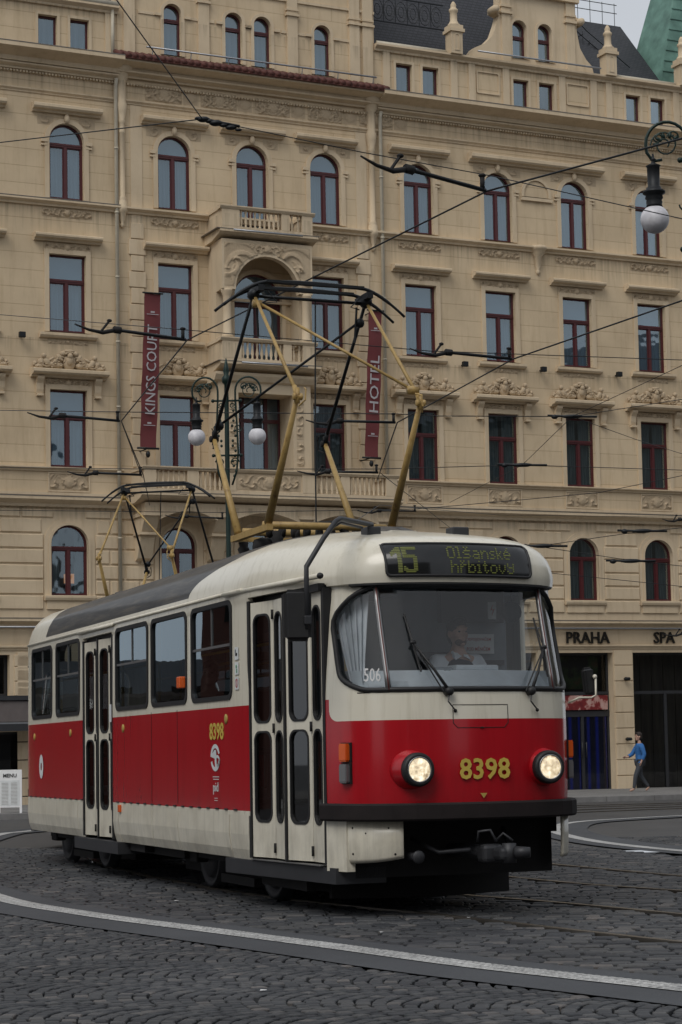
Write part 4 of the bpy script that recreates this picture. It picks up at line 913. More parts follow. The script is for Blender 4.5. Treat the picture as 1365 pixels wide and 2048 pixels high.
# ------------------------------------------------------------ pavement
KM = FM @ Matrix.Translation((0, 0, 0))
def pav_pt(u, out, dz): p = fw(u, out, 0); return (p.x, p.y, gz(p.y, dz))
pv = MB(); pv.add([pav_pt(u, o_, .12) for u, o_ in ((-60, 9.4), (60, 9.4), (60, -.6), (-60, -.6))], [(0, 1, 2, 3)], False); o = pv.build('pavement', 'pave'); o['kind'] = 'structure'
pv = MB()
for k in range(-40, 40): a, b = k*1.5+.006, k*1.5+1.494; pv.add([pav_pt(u, o_, z) for z in (.125, -.06) for u, o_ in ((a, 9.7), (b, 9.7), (b, 9.402), (a, 9.402))], [(0, 1, 2, 3), (0, 1, 5, 4), (1, 2, 6, 5), (0, 3, 7, 4)], False)
o = pv.build('kerb', 'kerb'); o['kind'] = 'structure'
# ------------------------------------------------------------ the tram (local x forward, y to its left, z up from the rails)
ta = math.radians(21.06)
Tf = Vector((math.sin(ta), -math.cos(ta), .0172)).normalized(); Tl = Vector((math.cos(ta), math.sin(ta), -.0077)); Tl = (Tl-Tf*Tl.dot(Tf)).normalized(); Tu = Tf.cross(Tl)
To = Vector((1.12, 15.55, -SLOPE*15.55))-Tl*.05
TM = Matrix(((Tf.x, Tl.x, Tu.x, To.x), (Tf.y, Tl.y, Tu.y, To.y), (Tf.z, Tl.z, Tu.z, To.z), (0, 0, 0, 1)))
tram = empty('tram_car', TM)
tag(tram, 'red and cream tram car 8398 in front, headlights lit, line 15 on its display', 'tram', 'coupled tram cars')
LEN = 13.30
HALF = [(0, 0), (-.012, .18), (-.035, .36), (-.08, .54), (-.15, .70), (-.24, .82), (-.36, .92), (-.52, .985), (-.72, 1.035), (-.90, 1.062), (-1.5, 1.128), (-2.0, 1.18), (-2.3, 1.197), (-2.6, 1.2)]
def plan_x(y):
    y = abs(y)
    for (x0, y0), (x1, y1) in zip(HALF[:-1], HALF[1:]):
        if y0 <= y <= y1: return x0+(x1-x0)*(y-y0)/(y1-y0)
    return -2.6
def plan_y(x):
    for (x0, y0), (x1, y1) in zip(HALF[:-1], HALF[1:]):
        if x1 <= x <= x0: return y0+(y1-y0)*(x0-x)/(x0-x1)
    return 1.2
LV = [(.76, .03, 1), (.95, .006, 1), (1.2, 0, 1), (1.5, .0, 1), (1.70, .008, 1), (1.74, .012, 1), (1.85, .04, 1), (2.0, .085, .999), (2.2, .145, .998), (2.4, .20, .997), (2.56, .245, .996), (2.60, .25, .995), (2.612, .175, .998), (2.66, .165, 1.0), (2.70, .165, 1.), (2.76, .17, .985), (2.83, .185, .955), (2.89, .215, .91), (2.94, .265, .85), (2.98, .35, .76), (3.01, .48, .63), (3.03, .70, .47), (3.045, 1.0, .28), (3.05, 1.35, .1)]
def lev(z):
    if z <= LV[0][0]: return LV[0][1:]
    for a, b in zip(LV[:-1], LV[1:]):
        if a[0] <= z <= b[0]: t_ = (z-a[0])/(b[0]-a[0]); return (a[1]+(b[1]-a[1])*t_, a[2]+(b[2]-a[2])*t_)
    return LV[-1][1:]
def gfun(x): return min(1, max(0, (x+1.5)/1.0))**.8 if x > -1.5 else 0.
def place(x, y, z, ins=None):
    f_, ws = lev(z); xr = -LEN-x
    X_ = x-f_*gfun(x)+f_*gfun(xr); q = min(1., max(0., (-X_-.15)/2.3), max(0., (LEN+X_-.15)/2.3)); q = q*q*(3-2*q)
    return (X_, y*ws, z if z <= 2.70 else 2.70+(z-2.70)*(1+.52*q))
def surf_x(y, z):
    f_, ws = lev(z); x = plan_x(abs(y)/ws); return x-f_*gfun(x)
def surf_n(y, z):
    a = Vector((surf_x(y+.02, z), y+.02, 0)); b = Vector((surf_x(y-.02, z), y-.02, 0)); t_ = (a-b).normalized(); return t_, Vector((t_.y, -t_.x, 0))
REAR = [(-11.0, 1.2), (-11.12, 1.19), (-11.3, 1.15), (-11.8, 1.045), (-12.4, .92), (-12.8, .80), (-13.05, .68), (-13.2, .52), (-13.27, .34), (-13.30, .17), (-13.30, 0)]
half = HALF+[(x, 1.2) for x in np.linspace(-3.2, -10.6, 13)]+REAR
loop = half+[(x, -y) for x, y in reversed(half[1:-1])]; NL = len(loop)
sh = MB(); sh.smooth = True
for z, _, _ in LV: sh.add([place(x, y, z) for x, y in loop], [])
for k in range(len(LV)-1):
    for i in range(NL): j = (i+1) % NL; sh.f.append((k*NL+i, k*NL+j, (k+1)*NL+j, (k+1)*NL+i)); sh.mi.append(0); sh.sm.append(True)
top = (len(LV)-1)*NL; n2 = len(half)
for i in range(1, n2-1):
    a, b = i, i+1; c, d = (NL-i) % NL, (NL-i-1) % NL
    if i+1 < n2-1: sh.f.append((top+a, top+b, top+d, top+c)); sh.mi.append(0); sh.sm.append(True)
sh.f.append((top+0, top+1, top+NL-1)); sh.mi.append(0); sh.sm.append(True)
sh.f.append((top+n2-2, top+n2-1, top+n2)); sh.mi.append(0); sh.sm.append(True)
body = sh.build('body', 'tram', tram)
# openings: measured along the side
WIN = [(-10.83, -9.71), (-9.48, -8.29), (-6.64, -5.36), (-5.22, -3.99), (-3.82, -2.60)]
WZ = (1.78, 2.64)
cut = MB()
def cut_rr(x0, x1, z0, z1, y0, y1, r=.09):
    n0 = rrect(x0, x1, z0, z1, r, 4); cut.prism(n0, (0, y0, 0), (1, 0, 0), (0, 0, 1), (0, y1-y0, 0))
for a, b in WIN: cut_rr(a, b, *WZ, -1.5, -1.0)
LW = [(-10.9+k*1.41, -10.9+k*1.41+1.24) for k in range(6)]
for a, b in LW: cut_rr(a, b, *WZ, 1.0, 1.5)
cut_rr(-1.48, -.92, 1.82, 2.58, .9, 1.4, .07)
DOORS = [(-2.17, -.74), (-8.13, -6.82)]
for a, b in DOORS[:2]: cut.box(a, b, -1.5, -.85, .5, 2.63)
WS_OUT = rrect(-.975, .975, 1.765, 2.598, [.15, .15, .33, .33], 8)
cut.prism(WS_OUT, (-.725, 0, 0), (0, 1, 0), (0, 0, 1), (1.1, 0, 0))
cut.prism(rrect(-.62, .62, 1.8, 2.5, .2, 6), (-LEN-.5, 0, 0), (0, 1, 0), (0, 0, 1), (1.1, 0, 0))
cutter = cut.build('cutter', 'tram', None)
cutter.matrix_world = TM; bpy.context.view_layer.update()
md = body.modifiers.new('s', 'SOLIDIFY'); md.thickness = .045; md.offset = -1
mb_ = body.modifiers.new('b', 'BOOLEAN'); mb_.object = cutter; mb_.operation = 'DIFFERENCE'; mb_.solver = 'EXACT'
dg = bpy.context.evaluated_depsgraph_get(); me = bpy.data.meshes.new_from_object(body.evaluated_get(dg)); body.modifiers.clear(); body.data = me
bpy.data.objects.remove(cutter)
print('BODY verts', len(me.vertices), 'polys', len(me.polygons))
try:
    bm = bmesh.new(); bm.from_mesh(me)
    for e in bm.edges:
        if len(e.link_faces) == 2 and e.calc_face_angle(0) > .6: e.smooth = False
    bm.to_mesh(me); bm.free()
except Exception as ex: print(ex)
# header lip above the windscreen, waist line groove, gutters
def band(pts_fn, z0, z1, ys, thick, name, mat, parent=tram):
    m = MB(); n = len(ys); vs = []
    for z, e in ((z0, 0), (z0, thick), (z1, thick), (z1, 0)):
        for y in ys: t_, nn = surf_n(y, z); vs.append((surf_x(y, z)+nn.x*e, y+nn.y*e, z))
    fs = [(r*n+i, r*n+i+1, ((r+1) % 4)*n+i+1, ((r+1) % 4)*n+i) for r in range(4) for i in range(n-1)]
    m.add(vs, fs, False); return m.build(name, mat, parent)
# window frames and panes
def side_window(x0, x1, side, bar, parent=tram):
    m = MB(); y = side*1.2
    o_ = rrect(x0-.012, x1+.012, WZ[0]-.012, WZ[1]+.012, .095, 5); i_ = rrect(x0+.03, x1-.03, WZ[0]+.03, WZ[1]-.03, .07, 5)
    m.ring(o_, i_, (0, y+side*.010, 0), (1, 0, 0), (0, 0, 1), (0, -side*.04, 0)); fr = m.build('window', 'rubber', parent)
    g_ = MB(); pl = rrect(x0+.01, x1-.01, WZ[0]+.01, WZ[1]-.01, .08, 5); tri = tessellate_polygon([[Vector((a, b, 0)) for a, b in pl]])
    g_.add([(a, y-side*.012, b) for a, b in pl], [tuple(t_) for t_ in tri], False); g_.build('pane', 'tramglass', fr)
    if bar:
        s_ = MB(); s_.box(x0+.02, x1-.02, min(y, y-side*.02), max(y, y-side*.02), 2.245, 2.268); s_.box((x0+x1)/2-.008, (x0+x1)/2+.008, min(y-side*.002, y-side*.02), max(y-side*.002, y-side*.02), 2.26, 2.61); s_.build('slide_rail', 'steel', fr)
    return fr
for k, (a, b) in enumerate(WIN): side_window(a, b, -1, k != 3)
for a, b in LW: side_window(a, b, 1, True)
# doors
def leaf(parent, ax, ay, bx, by, z0, z1, wide):
    # one folding door leaf between two vertical edges
    A = Vector((ax, ay, 0)); B = Vector((bx, by, 0)); ux = (B-A).normalized(); nrm = Vector((ux.y, -ux.x, 0)); L = (B-A).length; g_ = .004
    zm = (z0+z1)/2-.02; m_ = .055 if wide else .045
    wins = [(m_, L-m_, zm+.075, z1-.11), (m_, L-m_, z0+.30, zm-.005)]
    wins = [rrect(a, b, c, d, min(.085, (b-a)/2*.98), 6) for a, b, c, d in wins]
    outer = [(g_, z0), (L-g_, z0), (L-g_, z1), (g_, z1)]
    m = MB(); loops = [[Vector((p[0], p[1], 0)) for p in outer]]+[[Vector((p[0], p[1], 0)) for p in reversed(w__)] for w__ in wins]
    tri = tessellate_polygon(loops); allv = sum(loops, []); N_ = len(allv); P_ = lambda p, e: A+ux*p.x+Vector((0, 0, p.y))-nrm*e
    vs = [P_(p, 0) for p in allv]+[P_(p, .03) for p in allv]; fs = [tuple(t_) for t_ in tri]+[tuple(i+N_ for i in t_[::-1]) for t_ in tri]; b0 = 0
    for lp in loops: n = len(lp); fs += [(b0+k, b0+(k+1) % n, N_+b0+(k+1) % n, N_+b0+k) for k in range(n)]; b0 += n
    m.add(vs, fs, False); lf = m.build('door_leaf', 'cream', parent)
    r = MB(); g2 = MB()
    for w__ in wins:
        cx_ = sum(p[0] for p in w__)/len(w__); cz_ = sum(p[1] for p in w__)/len(w__); hx = max(p[0] for p in w__)-cx_; hz = max(p[1] for p in w__)-cz_
        q = lambda e: [(cx_+(p[0]-cx_)*(hx+e)/hx, cz_+(p[1]-cz_)*(hz+e)/hz) for p in w__]
        r.ring(q(.007), q(-.010), A+nrm*.007, ux, (0, 0, 1), -nrm*.03)
        tr_ = tessellate_polygon([[Vector((p[0], p[1], 0)) for p in w__]]); g2.add([A+ux*p[0]+Vector((0, 0, p[1]))-nrm*.012 for p in w__], [tuple(t_) for t_ in tr_], False)
    r.build('window_seal', 'rubber', lf); g2.build('pane', 'doorglass', lf); return lf
def door(x0, x1, fy):
    d = MB(); z0, z1 = .405, 2.60
    # dark surround just inside the opening
    for xx in (x0, x1): d.box(xx-.028, xx+.028, fy(xx)+.0, fy(xx)+.07, z0, z1)
    xm = (x0+x1)/2; d.box(xm-.020, xm+.020, fy(xm)+.0, fy(xm)+.05, z0, z1); d.box(x0+.02, x1-.02, fy(xm)+.06, fy(xm)+.12, z1-.02, z1+.04)
    dr = d.build('door', 'rubber', tram)
    for a, b, flip in ((x0+.03, xm-.022, 0), (xm+.022, x1-.03, 0)):
        k = a+(b-a)*.575
        leaf(dr, a, fy(a)+.012, k, fy(k)+.055, z0+.012, z1-.02, True); leaf(dr, k, fy(k)+.055, b, fy(b)+.014, z0+.012, z1-.02, False)
        h = MB()
        for z in (.50, 1.50, 2.46): h.lathe([(.014, z-.04), (.014, z+.04)], (k, fy(k)+.048, 0), 8)
        h.build('hinge', 'under', dr)
    return dr
fy_front = lambda x: -(plan_y(x))
fy_mid = lambda x: -1.2
door(*DOORS[0], fy_front); door(*DOORS[1], fy_mid)
# gutters over the doors and windows
gm_ = MB()
gm_.tube([(-11.05, -1.205, 2.715), (-2.3, -1.205, 2.71)], .016, 6)
for x0, x1, y0, y1 in ((-2.75, -.66, -1.225, -1.06),): gm_.tube([(x0, y0, 2.70), (x1, y1-.02, 2.69)], .022, 6)
gm_.tube([(-8.3, -1.22, 2.70), (-6.7, -1.22, 2.70)], .02, 6); gm_.tube([(-11.05, 1.205, 2.715), (-2.3, 1.205, 2.71)], .016, 6)
gm_.build('gutter', 'cream', tram)
cp_ = MB(); cp_.lathe([(.022, -.02), (.028, 0), (.02, .03)], (-.66, -1.08, 2.69), 8, 'x'); cp_.build('gutter_end', 'rubber', tram)
# skirts
def skirt(x0, x1, side, name='skirt_panel', z0=.385):
    m = MB(); n = 8; vs = []
    for k in range(n+1):
        x = x0+(x1-x0)*k/n; y = side*plan_y(x) if x > -2.6 else side*1.2
        for dy, z in ((0, .80), (.004, .60), (-.012, .47), (-.045, z0), (-.07, z0), (-.05, .79)): vs.append((x, y+side*dy, z))
    m.add(vs, [(k*6+i, (k+1)*6+i, (k+1)*6+(i+1) % 6, k*6+(i+1) % 6) for k in range(n) for i in range(6)]+[tuple(range(6)), tuple(n*6+i for i in range(6))], False)
    return m.build(name, 'cream', tram)
for a, b in ((-11.1, -8.42), (-6.56, -5.25), (-5.24, -4.33), (-4.32, -2.72)): skirt(a+.004, b-.004, -1)
for a, b in ((-2.70, -2.2), (-8.41, -8.16), (-6.79, -6.57)): skirt(a+.004, b-.004, -1, 'door_post_panel', .36)
for k in range(6): skirt(-11.1+k*1.5+.004, -11.1+(k+1)*1.5-.004, 1)
sd_ = MB()
for x in np.arange(-10.95, -2.5, .27):
    if not (-8.2 < x < -6.75): sd_.tube([(x, -1.205, .806), (x+.09, -1.205, .806)], .007, 5)
sd_.build('panel_clip', 'under', tram)
# door steps
st = MB()
for x0, x1 in ((-2.75, -.56), (-8.45, -6.5)):
    p0, p1 = plan_y(x0) if x0 > -2.6 else 1.2, plan_y(x1) if x1 > -2.6 else 1.2
    st.add([(x0, -p0-.03, .26), (x1, -p1-.03, .26), (x1, -.6, .26), (x0, -.6, .26), (x0, -p0-.03, .385), (x1, -p1-.03, .385), (x1, -.6, .385), (x0, -.6, .385)], [(0, 1, 2, 3), (4, 5, 6, 7), (0, 1, 5, 4), (1, 2, 6, 5), (2, 3, 7, 6), (3, 0, 4, 7)], False)
st.build('door_step', 'darkgrey', tram)
st = MB(); st.add([(-2.15, -1.195, .392), (-.78, -1.075, .392), (-.78, -.97, .392), (-2.15, -1.09, .392), (-2.15, -1.195, .40), (-.78, -1.075, .40), (-.78, -.97, .40), (-2.15, -1.09, .40)], [(4, 5, 6, 7), (0, 1, 5, 4), (1, 2, 6, 5)], False); st.build('tread_plate', 'steel', tram)
# front corner post and aprons below the bumper
def apron(ya, yb, name, side, zb0, zb1):
    m = MB(); n = 12; ys = [ya+(yb-ya)*k/n for k in range(n+1)]; vs = []
    for k, y in enumerate(ys):
        zb = zb0+(zb1-zb0)*(1-math.cos(math.pi/2*k/n)); inset = .0
        for z, e in ((.76, 0.), (.60, .0), (zb+.03, -.004), (zb, -.015)):
            t_, nn = surf_n(side*y, .9); x = plan_x(y)-.03; vs.append((x+nn.x*e, side*y+nn.y*e, z))
    m.add(vs, [(k*4+i, (k+1)*4+i, (k+1)*4+i+1, k*4+i+1) for k in range(n) for i in range(3)], True); o_ = m.build(name, 'cream', tram)
    md_ = o_.modifiers.new('t', 'SOLIDIFY'); md_.thickness = .02; md_.offset = 0; return o_
apron(.97, .62, 'corner_apron', -1, .43, .47); apron(.985, .80, 'corner_apron', 1, .43, .43)
m = MB(); m.add([(x, y, z) for z in (.36, .80) for x, y in ((-.70, -1.045), (-.46, -.97), (-.46, -.90), (-.72, -.98))], [(0, 1, 5, 4), (1, 2, 6, 5), (2, 3, 7, 6), (3, 0, 4, 7)], False); m.build('corner_post', 'cream', tram)
m = MB()
for y, z in ((-.93, .70), (-.93, .50), (-.72, .70), (-.68, .50), (-.86, .66)): t_, nn = surf_n(y, .9); m.ell((plan_x(abs(y))-.03+nn.x*.004, y+nn.y*.004, z), (.010, .010, .010), 8)
m.build('apron_bolt', 'under', tram)
# bumper
m = MB(); ys = [-1.1+2.2*k/60 for k in range(61)]; prof = [(.055, .752), (.068, .768), (.068, .874), (.055, .888), (-.05, .888), (-.05, .752)]
HB = [(x, y) for x, y in HALF if y < 1.04]
full = [(x, -y) for x, y in reversed(HB[1:])]+HB; vs = []; nn_ = len(full)
for i, (x, y) in enumerate(full):
    a = Vector(full[max(0, i-1)]+(0,)); b = Vector(full[min(nn_-1, i+1)]+(0,)); t_ = (b-a).normalized(); nn = Vector((t_.y, -t_.x, 0))
    for e, z in prof: vs.append((x+nn.x*e, y+nn.y*e, z))
m.add(vs, [(i*6+k, (i+1)*6+k, (i+1)*6+(k+1) % 6, i*6+(k+1) % 6) for i in range(nn_-1) for k in range(6)]+[tuple(range(6)), tuple((nn_-1)*6+k for k in range(6))], False)
m.build('bumper', 'bumper', tram)
# windscreen: curved glass, rubber surround, pillars
ysg = np.linspace(-1.0, 1.0, 61); zsg = np.linspace(1.74, 2.60, 12); m = MB(); m.smooth = True; vs = []
for z in zsg:
    for y in ysg: t_, nn = surf_n(y, z); vs.append((surf_x(y, z)-nn.x*.018, y-nn.y*.018, z))
n = len(ysg); m.add(vs, [(j*n+i, j*n+i+1, (j+1)*n+i+1, (j+1)*n+i) for j in range(len(zsg)-1) for i in range(n-1)], True)
wsc = m.build('windscreen', 'windscreen', tram)
m = MB(); dense = []
for k in range(len(WS_OUT)):
    a, b = WS_OUT[k], WS_OUT[(k+1) % len(WS_OUT)]; q = max(1, int(math.dist(a, b)/.06)); dense += [(a[0]+(b[0]-a[0])*i/q, a[1]+(b[1]-a[1])*i/q) for i in range(q)]
m.tube([(surf_x(y, z)+.004, y, z) for y, z in dense], .021, 8, False, True); m.build('windscreen_seal', 'rubber', tram)
for s in (-1, 1):
    m = MB(); pts = [(surf_x(s*.71, z)+.004, s*.71, z) for z in np.linspace(1.76, 2.58, 8)]; m.tube(pts, .024, 8); pl = m.build('windscreen_pillar', 'steel', tram)
    m = MB(); m.tube([(x+.020, y-.004, z) for x, y, z in pts], .0065, 6); m.build('pillar_strip', 'seat', pl)
# dark recess under the header
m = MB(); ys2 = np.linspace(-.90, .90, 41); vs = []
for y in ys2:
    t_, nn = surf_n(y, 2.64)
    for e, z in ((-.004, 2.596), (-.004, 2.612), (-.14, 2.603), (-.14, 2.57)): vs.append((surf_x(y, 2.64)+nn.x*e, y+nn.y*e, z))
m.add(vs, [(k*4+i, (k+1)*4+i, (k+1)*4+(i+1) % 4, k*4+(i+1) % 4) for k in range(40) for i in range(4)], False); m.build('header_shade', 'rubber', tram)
# destination display
def on_surf(y, z, e): t_, nn = surf_n(y, z); return (surf_x(y, z)+nn.x*e, y+nn.y*e, z)
dy0, dy1, dz0, dz1 = -.655, .575, 2.663, 2.925
do = rrect(dy0, dy1, dz0, dz1, .035, 4)
m = MB(); ny, nz2 = 36, 8; vs = []
for j in range(nz2+1):
    for i in range(ny+1):
        y = dy0+(dy1-dy0)*i/ny; z = dz0+(dz1-dz0)*j/nz2; vs.append(on_surf(y, z, .014))
m.add(vs, [(j*(ny+1)+i, j*(ny+1)+i+1, (j+1)*(ny+1)+i+1, (j+1)*(ny+1)+i) for j in range(nz2) for i in range(ny)], True)
disp = m.build('destination_display', 'display', tram)
m = MB(); dn = []
for k in range(len(do)):
    a, b = do[k], do[(k+1) % len(do)]; q = max(1, int(math.dist(a, b)/.05)); dn += [(a[0]+(b[0]-a[0])*i/q, a[1]+(b[1]-a[1])*i/q) for i in range(q)]
m.tube([on_surf(y, z, .012) for y, z in dn], .012, 6, False, True); m.build('frame', 'rubber', disp)
GL = {'O': ['01110', '10001', '10001', '10001', '10001', '10001', '01110'], 'l': ['110', '010', '010', '010', '010', '010', '111'], 'S': ['01010', '00100', '01111', '10000', '01110', '00001', '11110'],
 'a': ['00000', '00000', '01110', '00001', '01111', '10001', '01111'], 'n': ['00000', '00000', '10110', '11001', '10001', '10001', '10001'], 's': ['0000', '0000', '0111', '1000', '0110', '0001', '1110'],
 'k': ['1000', '1000', '1001', '1010', '1100', '1010', '1001'], 'E': ['00010', '00100', '01110', '10001', '11111', '10000', '01110'], 'h': ['10000', '10000', '10110', '11001', '10001', '10001', '10001'],
 'R': ['1010', '0100', '1011', '1100', '1000', '1000', '1000'], 'b': ['10000', '10000', '10110', '11001', '10001', '10001', '11110'], 'i': ['010', '000', '110', '010', '010', '010', '111'],
 't': ['0100', '0100', '1110', '0100', '0100', '0101', '0010'], 'o': ['00000', '00000', '01110', '10001', '10001', '10001', '01110'], 'v': ['00000', '00000', '10001', '10001', '10001', '01010', '00100'], 'y': ['00000', '10001', '10001', '01111', '00001', '10001', '01110']}
led = MB()
def dot(y, z, s):
    led.add([on_surf(y-s, z-s, .0165), on_surf(y+s, z-s, .0165), on_surf(y+s, z+s, .0165), on_surf(y-s, z+s, .0165)], [(0, 1, 2, 3)], False)
def word(wd, y0, z0, p, cols=2):
    y = y0
    for ch in wd:
        g_ = GL[ch]
        for r, row in enumerate(g_):
            for c, v in enumerate(row):
                if v == '1': dot(y+c*p, z0+(6-r)*p*1.12, p*.36); dot(y+c*p+p*.5, z0+(6-r)*p*1.12, p*.22)
        y += (len(g_[0])+1)*p
word('OlSanskE', -.175, 2.805, .0131); led.build('display_lettering', 'led', disp); led = MB(); word('hRbitovy', -.155, 2.690, .0131); led.build('display_lettering', 'led', disp); led = MB()
one = ['00011', '00111', '01111', '11111', '11011', '10011']+['00011']*10
five = ['1111111', '1111111', '1100000', '1100000', '1100000', '1111110', '1111111', '0000011', '0000011', '0000011', '0000011', '0000011', '1000011', '1100011', '1111111', '0111110']
for y0, g_ in ((-.61, one), (-.525, five)):
    for r, row in enumerate(g_):
        for c, v in enumerate(row):
            if v == '1': dot(y0+c*.0152, 2.692+(15-r)*.0132, .0046); dot(y0+c*.0152+.0076, 2.692+(15-r)*.0132, .0040)
led.build('display_lettering', 'led', disp)
# headlights
for s, y in ((-1, -.555), (1, .565)):
    m = MB(); x = surf_x(y, 1.14); m.lathe([(.17, x-.12), (.158, x-.03), (.142, x+.03), (.126, x+.075), (.115, x+.09)], (0, y, 1.145), 24, 'x'); hl = m.build('headlight', 'red', tram)
    m = MB(); m.lathe([(.122, x+.06), (.132, x+.075), (.132, x+.115), (.122, x+.135), (.100, x+.138), (.096, x+.13)], (0, y, 1.145), 24, 'x'); m.build('rim', 'rubber', hl)
    m = MB(); m.lathe([(.101, x+.131), (.101, x+.139), (.092, x+.141), (.09, x+.131)], (0, y, 1.145), 24, 'x'); m.build('chrome_ring', 'steel', hl)
    m = MB(); m.lathe([(.093, x+.130), (.08, x+.138), (.06, x+.144), (.03, x+.148), (.004, x+.149)], (0, y, 1.145), 24, 'x'); m.build('lens', 'headlamp', hl)
# indicator lamps
for s in (-1, 1):
    for z0, z1, mt in ((1.215, 1.355, 'orange'), (1.048, 1.195, 'clearlens')):
        y = s*.955; t_, nn = surf_n(y, 1.2); c = Vector(on_surf(y, (z0+z1)/2, .03)); m = MB(); bm = bmesh.new(); bmesh.ops.create_cube(bm, size=1)
        bmesh.ops.bevel(bm, geom=bm.edges[:], offset=.08, segments=2, affect='EDGES'); Rm = Matrix(((nn.x, t_.x, 0, c.x), (nn.y, t_.y, 0, c.y), (0, 0, 1, c.z), (0, 0, 0, 1))) @ Matrix.Diagonal((.055, .085, z1-z0, 1))
        m.frombm(bm, Rm); bm.free(); il = m.build('indicator' if mt == 'orange' else 'side_lamp', mt, tram)
        m = MB(); bm = bmesh.new(); bmesh.ops.create_cube(bm, size=1); Rm = Matrix(((nn.x, t_.x, 0, c.x-nn.x*.022), (nn.y, t_.y, 0, c.y-nn.y*.022), (0, 0, 1, c.z), (0, 0, 0, 1))) @ Matrix.Diagonal((.02, .11, z1-z0+.015, 1)); m.frombm(bm, Rm); bm.free(); m.build('base_plate', 'under', il)
# side indicator, reflectors
m = MB(); m.bbox(-4.13, -4.02, -1.265, -1.2, 1.92, 2.03, .01); m.build('side_indicator', 'orange', tram)
m = MB(); m.bbox(-6.52, -6.44, -1.225, -1.2, .70, .78, .008); m.build('reflector', 'orange', tram)
# numbers and marks
def front_text(body_, y, z, w_, h, mat, name, thick=.004, bold=.012):
    text_mesh(body_, w_, h, (surf_x(y, z)+.006, y, z), (0, 1, 0), (0, 0, 1), mat, name, tram, thick, bold)
front_text('8398', .015, 1.143, .43, .165, 'yellow', 'front_number', .004, .018)
def side_text(body_, x, z, w_, h, mat, name, bold=.01, y=-1.203): text_mesh(body_, w_, h, (x, y, z), (1, 0, 0), (0, 0, 1), mat, name, tram, .003, bold)
side_text('8398', -3.06, 1.495, .42, .155, 'yellow', 'side_number', .02)
side_text('pid', -3.10, .985, .15, .11, 'paper', 'operator_mark', 0.)
m = MB()
def arcband(cx_, cz_, r0, r1, a0, a1, sx=1., n_=16, y=-1.2065):
    vs = []
    for k in range(n_+1):
        a = math.radians(a0+(a1-a0)*k/n_)
        for r in (r0, r1): vs.append((cx_+sx*r*math.cos(a), y, cz_+r*math.sin(a)))
    m.add(vs, [(2*k, 2*k+1, 2*k+3, 2*k+2) for k in range(n_)], False)
arcband(-3.10, 1.26, .085, .122, 20, 175, 1.15); arcband(-3.10, 1.26, .085, .122, 200, 355, 1.15); arcband(-3.04, 1.23, .03, .055, 0, 360, 1.4)
m.add([(-3.235, -1.2075, 1.27), (-3.12, -1.2075, 1.33), (-3.10, -1.2075, 1.25)], [(0, 1, 2)]); m.add([(-3.12, -1.2075, 1.33), (-3.07, -1.2075, 1.33), (-3.05, -1.2075, 1.15), (-3.10, -1.2075, 1.15)], [(0, 1, 2, 3)])
m.build('side_emblem', 'paper', tram); m = MB()
for k in range(2): m.box(-3.19+k*.01, -3.0-k*.01, -1.2035, -1.2025, 1.085-k*.022, 1.092-k*.022)
m.build('small_print', 'paper', tram); m = MB()
for k in range(2): m.box(-3.15, -3.05, -1.2035, -1.2025, .895-k*.02, .900-k*.02)
m.build('small_print', 'paper', tram)
m = MB(); arcband(-10.3, 1.18, .05, .15, 0, 360, .75); m.build('city_crest', 'paper', tram)
m = MB()
for x, z in ((-2.78, 1.60), (-6.35, 1.58), (-8.75, 1.57), (-10.7, 1.55)): m.lathe([(.045, 0), (.045, -.006), (.02, -.010)], (x, -1.2, z), 10, 'y')
m.build('side_mark', 'gold', tram)
m = MB(); m.add([(.004, -.03, .955), (.004, .03, .955), (.004, 0, .915)], [(0, 1, 2)]); m.build('front_mark', 'gold', tram)
m = MB(); m.add([(-1.5, plan_y(-1.5)-.02, 1.80), (-.90, plan_y(-.90)-.02, 1.80), (-.90, plan_y(-.90)-.03, 2.60), (-1.5, plan_y(-1.5)-.03, 2.60)], [(0, 1, 2, 3)]); m.build('cab_side_window', 'windscreen', tram)
m = MB()
for x in (-5.245, -4.325): m.box(x-.002, x+.002, -1.2035, -1.19, .82, 1.72)
m.build('panel_seam', 'under', tram)
# stickers beside the front door
for k, (z, mt) in enumerate(((2.165, 'blackprint'), (2.035, 'greenprint'), (1.905, 'redprint'))):
    m = MB(); m.box(-2.50, -2.40, -1.206, -1.2025, z-.055, z+.055); s_ = m.build('door_sticker', 'paper', tram)
    m = MB()
    if k == 0: m.box(-2.475, -2.425, -1.2085, -1.2065, z-.02, z+.005); m.box(-2.48, -2.465, -1.2085, -1.2065, z+.005, z+.035)
    if k == 1: m.ell((-2.455, -1.207, z+.015), (.018, .002, .018)); m.box(-2.45, -2.43, -1.2085, -1.2065, z-.04, z-.005)
    if k == 2: y_ = -1.2075; [m.add([(-2.45+r0*math.cos(a), y_, z+r0*math.sin(a)), (-2.45+.04*math.cos(a), y_, z+.04*math.sin(a)), (-2.45+.04*math.cos(b_), y_, z+.04*math.sin(b_)), (-2.45+r0*math.cos(b_), y_, z+r0*math.sin(b_))], [(0, 1, 2, 3)]) for r0 in (.031,) for a, b_ in [(math.radians(q*20), math.radians(q*20+20)) for q in range(18)]]; m.box(-2.455, -2.445, -1.2085, -1.2065, z-.03, z+.03)
    m.build('pictogram', mt, s_)
m = MB(); m.box(-6.98, -6.86, -1.19, -1.186, 1.66, 1.85); m.build('door_notice', 'paper', tram)
